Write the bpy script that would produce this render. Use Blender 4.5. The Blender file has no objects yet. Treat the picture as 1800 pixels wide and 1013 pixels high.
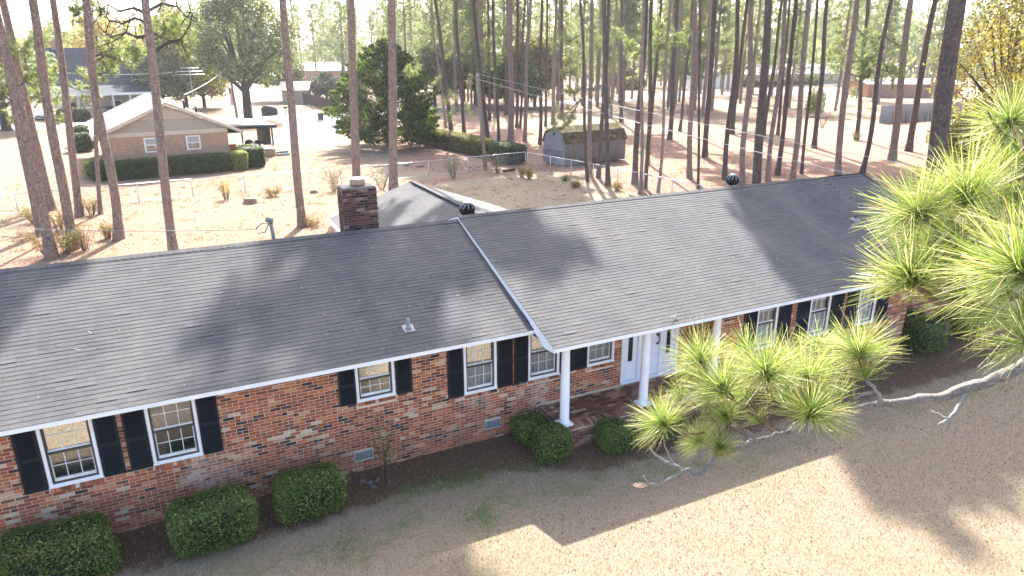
import bpy, math, random
import numpy as np
from mathutils import Matrix, Vector

SC = bpy.context.scene
COL = SC.collection
rnd = random.Random(7)
rng = np.random.default_rng(7)
R = math.radians

# ------------------------------------------------------------------ camera
CF, CP, CY, CR, CH = 1228.27, 0.3249, 0.4539, -0.0032, 8.368
def cam_axes():
    f = np.array([math.sin(CY)*math.cos(CP), math.cos(CY)*math.cos(CP), -math.sin(CP)])
    r = np.array([math.cos(CY), -math.sin(CY), 0.0]); u = np.cross(r, f)
    c, s = math.cos(CR), math.sin(CR)
    return c*r+s*u, -s*r+c*u, f
AX = cam_axes()
CAMP = np.array([0.0, 0.0, CH])
cd = bpy.data.cameras.new('camera'); cam = bpy.data.objects.new('camera', cd); COL.objects.link(cam)
cd.sensor_width = 36.0; cd.lens = CF/1800*36; cd.clip_start = 0.05; cd.clip_end = 4000
_m = Matrix.Identity(4)
for i in range(3):
    _m[i][0] = AX[0][i]; _m[i][1] = AX[1][i]; _m[i][2] = -AX[2][i]; _m[i][3] = CAMP[i]
cam.matrix_world = _m
SC.camera = cam

# ------------------------------------------------------------------ sky, sun, exposure
SUN_EL, SUN_AZ = R(42.2), R(25.5)          # azimuth from +Y towards +X
world = bpy.data.worlds.new('World'); SC.world = world; world.use_nodes = True
wn = world.node_tree.nodes; wl = world.node_tree.links
for n in list(wn): wn.remove(n)
sky = wn.new('ShaderNodeTexSky'); sky.sky_type = 'NISHITA'; sky.sun_disc = False
sky.sun_elevation = SUN_EL; sky.sun_rotation = SUN_AZ
sky.air_density = 0.68; sky.dust_density = 3.4; sky.ozone_density = 0.1
bg = wn.new('ShaderNodeBackground'); bg.inputs['Strength'].default_value = 0.15
wo = wn.new('ShaderNodeOutputWorld')
wl.new(sky.outputs[0], bg.inputs[0]); wl.new(bg.outputs[0], wo.inputs[0])
sd = bpy.data.lights.new('sun', 'SUN'); sun = bpy.data.objects.new('sun', sd); COL.objects.link(sun)
sd.energy = 4.4; sd.angle = R(0.53); sd.color = (1.0, 0.94, 0.87)
_to = Vector((math.sin(SUN_AZ)*math.cos(SUN_EL), math.cos(SUN_AZ)*math.cos(SUN_EL), math.sin(SUN_EL)))
sun.rotation_euler = _to.to_track_quat('Z', 'Y').to_euler()
sun.location = (30, 40, 60)
SC.view_settings.view_transform = 'Standard'; SC.view_settings.look = 'None'
SC.view_settings.gamma = 1.0; SC.view_settings.use_curve_mapping = False
SC.view_settings.exposure = 2.4
SC.render.engine = 'CYCLES'
SC.cycles.use_denoising = True
SC.cycles.max_bounces = 6; SC.cycles.transparent_max_bounces = 12
SC.cycles.volume_bounces = 0
HAZE = 0.00024

# ------------------------------------------------------------------ geometry helpers
def ray(px):
    a = (px[0]-900)/CF; b = -(px[1]-506.5)/CF
    return a*AX[0]+b*AX[1]+AX[2]
def at(px, z=None, y=None, x=None, d=None):
    """point of the place seen at a photo pixel, on a known plane or at a known distance"""
    v = ray(px)
    if z is not None: t = (z-CAMP[2])/v[2]
    elif y is not None: t = (y-CAMP[1])/v[1]
    elif x is not None: t = (x-CAMP[0])/v[0]
    else: t = d/np.linalg.norm(v)
    return CAMP+t*v
def at_depth(px, dep):
    """point on the pixel's ray at a given depth along the view axis"""
    return CAMP+ray(px)*dep
def depth(p): return float(np.dot(np.asarray(p)-CAMP, AX[2]))

def np_mesh(name, v, f, mats=(), midx=None, smooth=False):
    v = np.ascontiguousarray(v, dtype=np.float32).reshape(-1, 3)
    f = np.ascontiguousarray(f, dtype=np.int32)
    me = bpy.data.meshes.new(name)
    k = f.shape[1]; m = len(f)
    me.vertices.add(len(v)); me.vertices.foreach_set('co', v.ravel())
    me.loops.add(m*k); me.loops.foreach_set('vertex_index', f.ravel())
    me.polygons.add(m); me.polygons.foreach_set('loop_start', np.arange(0, m*k, k, dtype=np.int32))
    try: me.polygons.foreach_set('loop_total', np.full(m, k, dtype=np.int32))
    except Exception: pass
    for mm in mats: me.materials.append(mm)
    if midx is not None: me.polygons.foreach_set('material_index', np.asarray(midx, dtype=np.int32))
    me.polygons.foreach_set('use_smooth', np.full(m, bool(smooth)))
    me.update(calc_edges=True)
    return me

def tag(o, label=None, cat=None, group=None, kind=None):
    if label: o['label'] = label
    if cat: o['category'] = cat
    if group: o['group'] = group
    if kind: o['kind'] = kind
    return o
def empty(name, loc, label=None, cat=None, group=None, rz=0.0):
    o = bpy.data.objects.new(name, None); COL.objects.link(o)
    o.empty_display_size = 0.3
    o.location = [float(a) for a in loc]; o.rotation_euler = (0, 0, rz)
    return tag(o, label, cat, group)
def link(name, me, parent=None, loc=(0, 0, 0), **kw):
    o = bpy.data.objects.new(name, me); COL.objects.link(o)
    o.location = [float(a) for a in loc]
    if parent is not None: o.parent = parent
    return tag(o, **kw)
def copy_tree(o, parent=None):
    c = o.copy(); COL.objects.link(c)
    if parent is not None: c.parent = parent
    for ch in list(o.children): copy_tree(ch, c)
    return c

BOXF = np.array([[0, 1, 3, 2], [4, 6, 7, 5], [0, 4, 5, 1], [2, 3, 7, 6], [0, 2, 6, 4], [1, 5, 7, 3]])
class MB:
    """collects polygons (mixed sizes) into one mesh"""
    def __init__(s): s.v = []; s.f = []; s.m = []; s.n = 0; s.sm = []
    def add(s, v, f, m=0, smooth=False):
        v = [tuple(float(q) for q in p) for p in v]
        s.v += v
        for q in f: s.f.append(tuple(int(i)+s.n for i in q)); s.m.append(m); s.sm.append(smooth)
        s.n += len(v); return s
    def box(s, x0, x1, y0, y1, z0, z1, m=0):
        v = [(x, y, z) for x in (x0, x1) for y in (y0, y1) for z in (z0, z1)]
        return s.add(v, BOXF, m)
    def obox(s, c, ux, uy, uz, hx, hy, hz, m=0):
        c = np.asarray(c, float); ux = np.asarray(ux, float); uy = np.asarray(uy, float); uz = np.asarray(uz, float)
        v = [c+a*hx*ux+b*hy*uy+g*hz*uz for a in (-1, 1) for b in (-1, 1) for g in (-1, 1)]
        return s.add(v, BOXF, m)
    def bar(s, a, b, w, h, up=(0, 0, 1), m=0):
        a = np.asarray(a, float); b = np.asarray(b, float); d = b-a; L = np.linalg.norm(d); d /= L
        up = np.asarray(up, float)
        sx = np.cross(d, up)
        if np.linalg.norm(sx) < 1e-4: sx = np.cross(d, (0, 1, 0.0))
        sx /= np.linalg.norm(sx); u = np.cross(sx, d)
        return s.obox((a+b)/2, d, sx, u, L/2, w/2, h/2, m)
    def tube(s, pts, rad, n=8, m=0, cap=True, smooth=True, jit=0.0, seed=0):
        pts = [np.asarray(p, float) for p in pts]; k = len(pts)
        if not hasattr(rad, '__len__'): rad = [rad]*k
        r_ = np.random.default_rng(seed)
        V = []; prev = None
        for i in range(k):
            t = pts[min(i+1, k-1)]-pts[max(i-1, 0)]; t = t/(np.linalg.norm(t)+1e-9)
            if prev is None:
                a = np.array([1.0, 0, 0]) if abs(t[0]) < 0.9 else np.array([0, 1.0, 0])
                nx = np.cross(t, a)
            else: nx = prev-t*np.dot(prev, t)
            nx /= np.linalg.norm(nx)+1e-9; prev = nx; ny = np.cross(t, nx)
            for j in range(n):
                th = 2*math.pi*j/n; rr = rad[i]*(1+jit*(r_.random()-0.5)*2)
                V.append(pts[i]+rr*(math.cos(th)*nx+math.sin(th)*ny))
        F = [(i*n+j, i*n+(j+1) % n, (i+1)*n+(j+1) % n, (i+1)*n+j) for i in range(k-1) for j in range(n)]
        if cap: F += [tuple(range(n-1, -1, -1)), tuple((k-1)*n+j for j in range(n))]
        return s.add(V, F, m, smooth)
    def lathe(s, c, prof, n=16, m=0, smooth=True):
        c = np.asarray(c, float)
        V = [c+np.array([r*math.cos(2*math.pi*j/n), r*math.sin(2*math.pi*j/n), z]) for r, z in prof for j in range(n)]
        k = len(prof)
        F = [(i*n+j, i*n+(j+1) % n, (i+1)*n+(j+1) % n, (i+1)*n+j) for i in range(k-1) for j in range(n)]
        F += [tuple(range(n-1, -1, -1)), tuple((k-1)*n+j for j in range(n))]
        return s.add(V, F, m, smooth)
    def prism(s, poly, ext, m=0):
        """polygon (3d points) extruded by a vector"""
        poly = [np.asarray(p, float) for p in poly]; e = np.asarray(ext, float); k = len(poly)
        V = poly+[p+e for p in poly]
        F = [tuple(range(k)), tuple(range(2*k-1, k-1, -1))]+[(i, i+k, (i+1) % k+k, (i+1) % k) for i in range(k)]
        return s.add(V, F, m)
    def mesh(s, name, mats, org=(0, 0, 0)):
        if not isinstance(mats, (list, tuple)): mats = [mats]
        me = bpy.data.meshes.new(name)
        o = np.asarray([float(q) for q in org])
        me.from_pydata([tuple(np.asarray(p)-o) for p in s.v] if s.v else [], [], s.f)
        for mm in mats: me.materials.append(mm)
        me.polygons.foreach_set('material_index', s.m); me.polygons.foreach_set('use_smooth', s.sm)
        me.update(); return me
    def build(s, name, mats, parent=None, org=None, **kw):
        """world coordinates in; the object sits at its parent's origin (unrotated parents only)"""
        if org is None:
            org = (0, 0, 0); q = parent
            while q is not None: org = tuple(org[i]+q.location[i] for i in range(3)); q = q.parent
        return link(name, s.mesh(name, mats, org), parent, **kw)
    def thing(s, name, mats, base, **kw):
        """a top-level single mesh whose origin is its base"""
        return link(name, s.mesh(name, mats, base), None, loc=base, **kw)

# ------------------------------------------------------------------ material helpers
class NT:
    def __init__(s, name):
        s.mat = bpy.data.materials.new(name); s.mat.use_nodes = True
        s.t = s.mat.node_tree; s.t.nodes.clear()
        s.out = s.t.nodes.new('ShaderNodeOutputMaterial')
    def n(s, typ, ins=None, **props):
        nd = s.t.nodes.new('ShaderNode'+typ)
        for k, v in props.items(): setattr(nd, k, v)
        for k, v in (ins or {}).items(): s.set(nd, k, v)
        return nd
    def set(s, nd, k, v):
        sock = nd.inputs[k]
        if isinstance(v, bpy.types.NodeSocket): s.t.links.new(v, sock)
        elif isinstance(v, bpy.types.Node): s.t.links.new(v.outputs[0], sock)
        else: sock.default_value = v
    def pos(s, scale=None):
        g = s.n('NewGeometry')
        if scale is None: return g.outputs['Position']
        return s.n('VectorMath', {0: g.outputs['Position'], 1: scale}, operation='MULTIPLY').outputs[0]
    def noise(s, scale, vec=None, detail=4, rough=0.6, dist=0.0):
        return s.n('TexNoise', {'Vector': vec if vec is not None else s.pos(), 'Scale': scale, 'Detail': detail, 'Roughness': rough, 'Distortion': dist}).outputs['Fac']
    def ramp(s, fac, stops, interp='LINEAR'):
        nd = s.n('ValToRGB', {'Fac': fac}); cr = nd.color_ramp; cr.interpolation = interp
        while len(cr.elements) > 1: cr.elements.remove(cr.elements[-1])
        cr.elements[0].position = stops[0][0]; cr.elements[0].color = c4(stops[0][1])
        for p, c in stops[1:]:
            e = cr.elements.new(p); e.color = c4(c)
        return nd.outputs[0]
    def rng(s, fac, a, b, c=0.0, d=1.0):
        return s.n('MapRange', {'Value': fac, 'From Min': a, 'From Max': b, 'To Min': c, 'To Max': d}).outputs[0]
    def mix(s, fac, a, b, blend='MIX'):
        nd = s.n('Mix', data_type='RGBA', blend_type=blend)
        s.set(nd, 0, fac); s.set(nd, 6, c4(a) if isinstance(a, tuple) else a); s.set(nd, 7, c4(b) if isinstance(b, tuple) else b)
        return nd.outputs[2]
    def math(s, op, a, b=0.0):
        return s.n('Math', {0: a, 1: b}, operation=op).outputs[0]
    def bump(s, h, strength=0.3, dist=0.02):
        return s.n('Bump', {'Height': h, 'Strength': strength, 'Distance': dist}).outputs[0]
    def pr(s, col, rough=0.8, normal=None, spec=0.3, metal=0.0, **kw):
        b = s.n('BsdfPrincipled', {'Base Color': c4(col) if isinstance(col, tuple) else col, 'Roughness': rough, 'Metallic': metal})
        if 'Specular IOR Level' in b.inputs: b.inputs['Specular IOR Level'].default_value = spec
        if normal is not None: s.set(b, 'Normal', normal)
        for k, v in kw.items(): s.set(b, k, v)
        return b
    def done(s, sh):
        s.t.links.new(sh.outputs[0] if isinstance(sh, bpy.types.Node) else sh, s.out.inputs['Surface']); return s.mat
    def isl(s): return s.n('NewGeometry').outputs['Random Per Island']
    def both(s):
        """a random number that differs per object and per loose piece"""
        o = s.n('ObjectInfo').outputs['Random']
        return s.math('FRACT', s.math('ADD', s.math('MULTIPLY', o, 7.31), s.math('MULTIPLY', s.isl(), 1.0)))
def c4(c): return tuple(c)+(1.0,) if len(c) == 3 else tuple(c)

def plain(name, col, rough=0.7, var=0.12, scale=6.0, bump=0.0, spec=0.3, metal=0.0, bscale=None):
    t = NT(name); nz = t.noise(scale)
    lo = tuple(max(0, q*(1-var)) for q in col); hi = tuple(min(1, q*(1+var)) for q in col)
    c = t.ramp(nz, [(0.3, lo), (0.7, hi)])
    nm = t.bump(t.noise(bscale or scale*6), bump) if bump else None
    return t.done(t.pr(c, rough, nm, spec, metal))
def leafmat(name, stops, trans=0.35, rough=0.5, spec=0.35, noise=0.0, tint=(1.0, 1.0, 0.6)):
    t = NT(name)
    c = t.ramp(t.both(), stops)
    if noise:
        c = t.mix(t.rng(t.noise(noise, detail=3), 0.56, 0.72), c, tint, 'MULTIPLY')
    b = t.pr(c, rough, None, spec)
    tr = t.n('BsdfTranslucent', {'Color': t.mix(1.0, c, (1.25, 1.25, 0.7), 'MULTIPLY')})
    m = t.n('MixShader', {0: trans}); t.set(m, 1, b); t.set(m, 2, tr)
    return t.done(m)
# ------------------------------------------------------------------ materials
def m_brick(name='brick_red', pal=None):
    t = NT(name); r = t.both()
    pal = pal or [(0.0, (.030, .025, .027)), (.04, (.080, .040, .034)), (.12, (.19, .065, .035)), (.40, (.295, .094, .047)),
           (.66, (.385, .122, .054)), (.80, (.47, .165, .070)), (.88, (.48, .23, .12)), (.95, (.50, .33, .21)), (1.0, (.57, .46, .34))]
    c = t.ramp(r, pal)
    patch = t.rng(t.noise(0.9, detail=4), .55, .70)
    c = t.mix(t.math('MULTIPLY', patch, t.rng(t.noise(9.0), .35, .6)), c, (.52, .41, .34))
    soot = t.rng(t.noise(26.0, detail=3), .58, .72, 0, .55)
    c = t.mix(soot, c, (.05, .032, .03))
    # splash stain near the soil
    z = t.n('SeparateXYZ', {0: t.pos()}).outputs[2]
    st = t.math('MULTIPLY', t.rng(z, 1.0, .15, 0, .5), t.rng(t.noise(2.2), .3, .65))
    c = t.mix(st, c, (.125, .085, .072))
    return t.done(t.pr(c, .88, t.bump(t.noise(90, detail=3), .35, .004), .2))
def m_mortar(name='mortar', dk=1.0):
    t = NT(name); z = t.n('SeparateXYZ', {0: t.pos()}).outputs[2]
    c = t.ramp(t.noise(14.0), [(.3, (.55, .45, .34)), (.7, (.73, .61, .47))])
    c = t.mix(t.rng(z, .9, .1, 0, .45), c, (.17, .135, .125))
    if dk < 1: c = t.mix(1.0, c, (dk, dk*.92, dk*.92), 'MULTIPLY')
    return t.done(t.pr(c, .95, t.bump(t.noise(120), .4, .003), .1))
def m_shingle():
    t = NT('shingle_grey'); r = t.both()
    c = t.ramp(r, [(0, (.055, .058, .061)), (.5, (.066, .069, .072)), (.85, (.077, .079, .082)), (1, (.060, .063, .066))])
    big = t.noise(.55, vec=t.pos((1.0, .55, .55)), detail=5, rough=.65)
    c = t.mix(t.rng(big, .38, .66, 0, .8), c, t.mix(.6, c, (.145, .138, .13)))
    c = t.mix(t.rng(t.noise(1.1, vec=t.pos((1.4, .35, .35)), detail=6, rough=.7), .50, .70, 0, .5), c, (.062, .060, .058))
    gran = t.noise(140.0, detail=2)
    c = t.mix(t.rng(gran, .35, .7), t.mix(.35, c, (.035, .035, .038)), c)
    streak = t.rng(t.noise(2.6, vec=t.pos((3.0, .25, .25)), detail=4), .55, .75, 0, .35)
    c = t.mix(streak, c, (.055, .054, .055))
    return t.done(t.pr(c, .93, t.bump(t.noise(220), .5, .004), .25))
def m_roofold(name, a, b):
    t = NT(name)
    br = t.n('TexBrick', {'Vector': t.pos(), 'Scale': 1.0, 'Color1': c4(a), 'Color2': c4(b), 'Mortar': c4(tuple(q*.8 for q in a)), 'Brick Width': .6, 'Row Height': .2, 'Mortar Size': .012})
    c = t.mix(t.rng(t.noise(.6), .3, .7, 0, .5), br.outputs[0], tuple(q*.85 for q in b))
    return t.done(t.pr(c, .9))
def m_ground():
    """one sheet: dead lawn, pine straw, bare sand and moss zones carried as soil attributes"""
    t = NT('ground_soil')
    fine = t.noise(24.0, detail=7, rough=.85); mid = t.noise(3.2, detail=6, rough=.7); big = t.noise(.35, detail=5, rough=.65); blade = t.noise(120.0, vec=t.pos((1.0, .5, 1.0)), detail=3, rough=.8)
    lawn = t.ramp(fine, [(.26, (.15, .118, .080)), (.45, (.25, .204, .147)), (.58, (.325, .27, .203)), (.76, (.44, .375, .295))])
    lawn = t.mix(t.rng(blade, .35, .65, 0, .55), lawn, (.215, .168, .115))
    lawn = t.mix(t.rng(mid, .5, .72, 0, .5), lawn, (.30, .235, .165))
    lawn = t.mix(t.rng(big, .46, .66, 0, .5), lawn, (.23, .20, .12))
    lawn = t.mix(t.rng(t.noise(7.0, detail=5, rough=.8), .52, .68, 0, .55), lawn, (.15, .115, .075))
    sand = t.ramp(fine, [(.25, (.145, .099, .070)), (.5, (.218, .155, .112)), (.75, (.285, .215, .162))])
    sand = t.mix(t.rng(mid, .45, .7, 0, .5), sand, (.18, .125, .085))
    sand = t.mix(t.rng(t.noise(.8, detail=7, rough=.75), .48, .64, 0, .4), sand, (.19, .155, .105))
    sand = t.mix(t.rng(t.noise(9.0, detail=5, rough=.8), .58, .70, 0, .35), sand, (.12, .08, .052))
    straw = t.ramp(fine, [(.2, (.12, .066, .046)), (.45, (.225, .140, .102)), (.62, (.29, .196, .150)), (.8, (.38, .28, .225))])
    straw = t.mix(t.rng(mid, .45, .68, 0, .6), straw, (.21, .128, .09))
    straw = t.mix(t.rng(t.noise(3.0, vec=t.pos((.6, 1.6, 1)), detail=6, rough=.8), .52, .66, 0, .6), straw, (.145, .085, .058))
    mulch = t.ramp(fine, [(.25, (.042, .029, .018)), (.5, (.115, .078, .050)), (.75, (.22, .16, .11))])
    green = t.ramp(fine, [(.25, (.05, .075, .02)), (.5, (.10, .15, .045)), (.75, (.19, .24, .09))])
    def soft(nm, lo=.35, hi=.65, amp=.55):
        a = t.n('Attribute', attribute_name=nm).outputs['Fac']
        q = t.math('ADD', a, t.math('MULTIPLY', t.math('SUBTRACT', t.noise(1.7, detail=6, rough=.7), .5), amp*2))
        q = t.math('ADD', q, t.math('MULTIPLY', t.math('SUBTRACT', fine, .5), amp))
        return t.rng(q, lo, hi)
    c = lawn
    c = t.mix(soft('sand'), c, sand)
    c = t.mix(soft('straw'), c, straw)
    c = t.mix(soft('mulch', amp=.9), c, mulch)
    c = t.mix(t.math('MULTIPLY', soft('green', amp=.8), .75), c, green)
    h = t.math('ADD', t.math('MULTIPLY', fine, .6), t.math('MULTIPLY', blade, .5))
    return t.done(t.pr(c, .97, t.bump(h, .9, .05), .08))
def m_bark(name, cols, sc=1.0, white=0.0):
    t = NT(name)
    tc = t.n('TexCoord').outputs['Object']
    v = t.n('VectorMath', {0: tc, 1: (1, 1, .38)}, operation='MULTIPLY').outputs[0]
    v2 = t.n('VectorMath', {0: v, 1: t.n('TexNoise', {'Vector': tc, 'Scale': 5.0*sc, 'Detail': 3}).outputs['Color']}, operation='ADD').outputs[0]
    vo = t.n('TexVoronoi', {'Vector': v2, 'Scale': 8.0*sc}, feature='DISTANCE_TO_EDGE').outputs['Distance']
    n2 = t.noise(11*sc, vec=v, detail=6, rough=.75)
    c = t.ramp(n2, [(.34, cols[0]), (.5, cols[1]), (.64, cols[2])])
    c = t.mix(t.rng(vo, .0, .13, .9, 0), c, tuple(q*.35 for q in cols[0]))
    c = t.mix(t.rng(t.noise(1.1, vec=tc, detail=2), .45, .65, 0, .55), c, cols[3])
    if white: c = t.mix(t.rng(t.noise(9*sc, vec=tc, detail=5, rough=.7), .46, .6, 0, white), c, (.56, .55, .52))
    h = t.math('ADD', t.rng(vo, 0, .16), t.math('MULTIPLY', n2, .5))
    return t.done(t.pr(c, .95, t.bump(h, 1.0, .035/sc), .1))
def m_glass(name, refl, tint=(.012, .014, .016), see=0.0):
    t = NT(name)
    a = t.pr(tint, .12, None, .5)
    g = t.n('BsdfGlossy', {'Color': (.95, .95, .95, 1), 'Roughness': .02, 'Normal': t.bump(t.noise(1.6, detail=1), .06, .02)})
    body = a
    if see:
        body = t.n('MixShader', {0: see}); t.set(body, 1, a); t.set(body, 2, t.n('BsdfTransparent', {'Color': (.85, .87, .88, 1)}))
    m = t.n('MixShader', {0: refl}); t.set(m, 1, body); t.set(m, 2, g)
    return t.done(m)
def m_needle(name, stops, trans=.45):
    t = NT(name); c = t.ramp(t.both(), stops)
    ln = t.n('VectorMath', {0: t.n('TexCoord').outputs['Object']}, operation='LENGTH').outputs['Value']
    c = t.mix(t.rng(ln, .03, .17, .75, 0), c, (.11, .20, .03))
    b = t.pr(c, .38, None, .55)
    tr = t.n('BsdfTranslucent', {'Color': t.mix(1.0, c, (1.25, 1.22, .85), 'MULTIPLY')})
    m = t.n('MixShader', {0: trans}); t.set(m, 1, b); t.set(m, 2, tr)
    return t.done(m)
def m_wallbrick(name, c1, c2, mo, sc=1.0):
    t = NT(name)
    p = t.n('SeparateXYZ', {0: t.n('TexCoord').outputs['Object']}).outputs
    v = t.n('CombineXYZ', {0: t.math('ADD', p[0], p[1]), 1: p[2], 2: 0.0}).outputs[0]
    br = t.n('TexBrick', {'Vector': v, 'Scale': sc, 'Color1': c4(c1), 'Color2': c4(c2), 'Mortar': c4(mo), 'Brick Width': .21, 'Row Height': .068, 'Mortar Size': .009, 'Bias': -.1})
    c = t.mix(t.rng(t.noise(5.0, detail=4), .5, .72, 0, .5), br.outputs[0], tuple(q*.55 for q in c1))
    return t.done(t.pr(c, .9, t.bump(br.outputs['Fac'], -.4, .01), .15))
def m_stripes():
    t = NT('flag_cloth')
    p = t.n('SeparateXYZ', {0: t.n('TexCoord').outputs['Object']}).outputs
    s = t.math('GREATER_THAN', t.math('FRACT', t.math('MULTIPLY', p[0], 6.5)), .5)
    return t.done(t.pr(t.mix(s, (.75, .72, .70), (.45, .03, .04)), .8))

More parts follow.
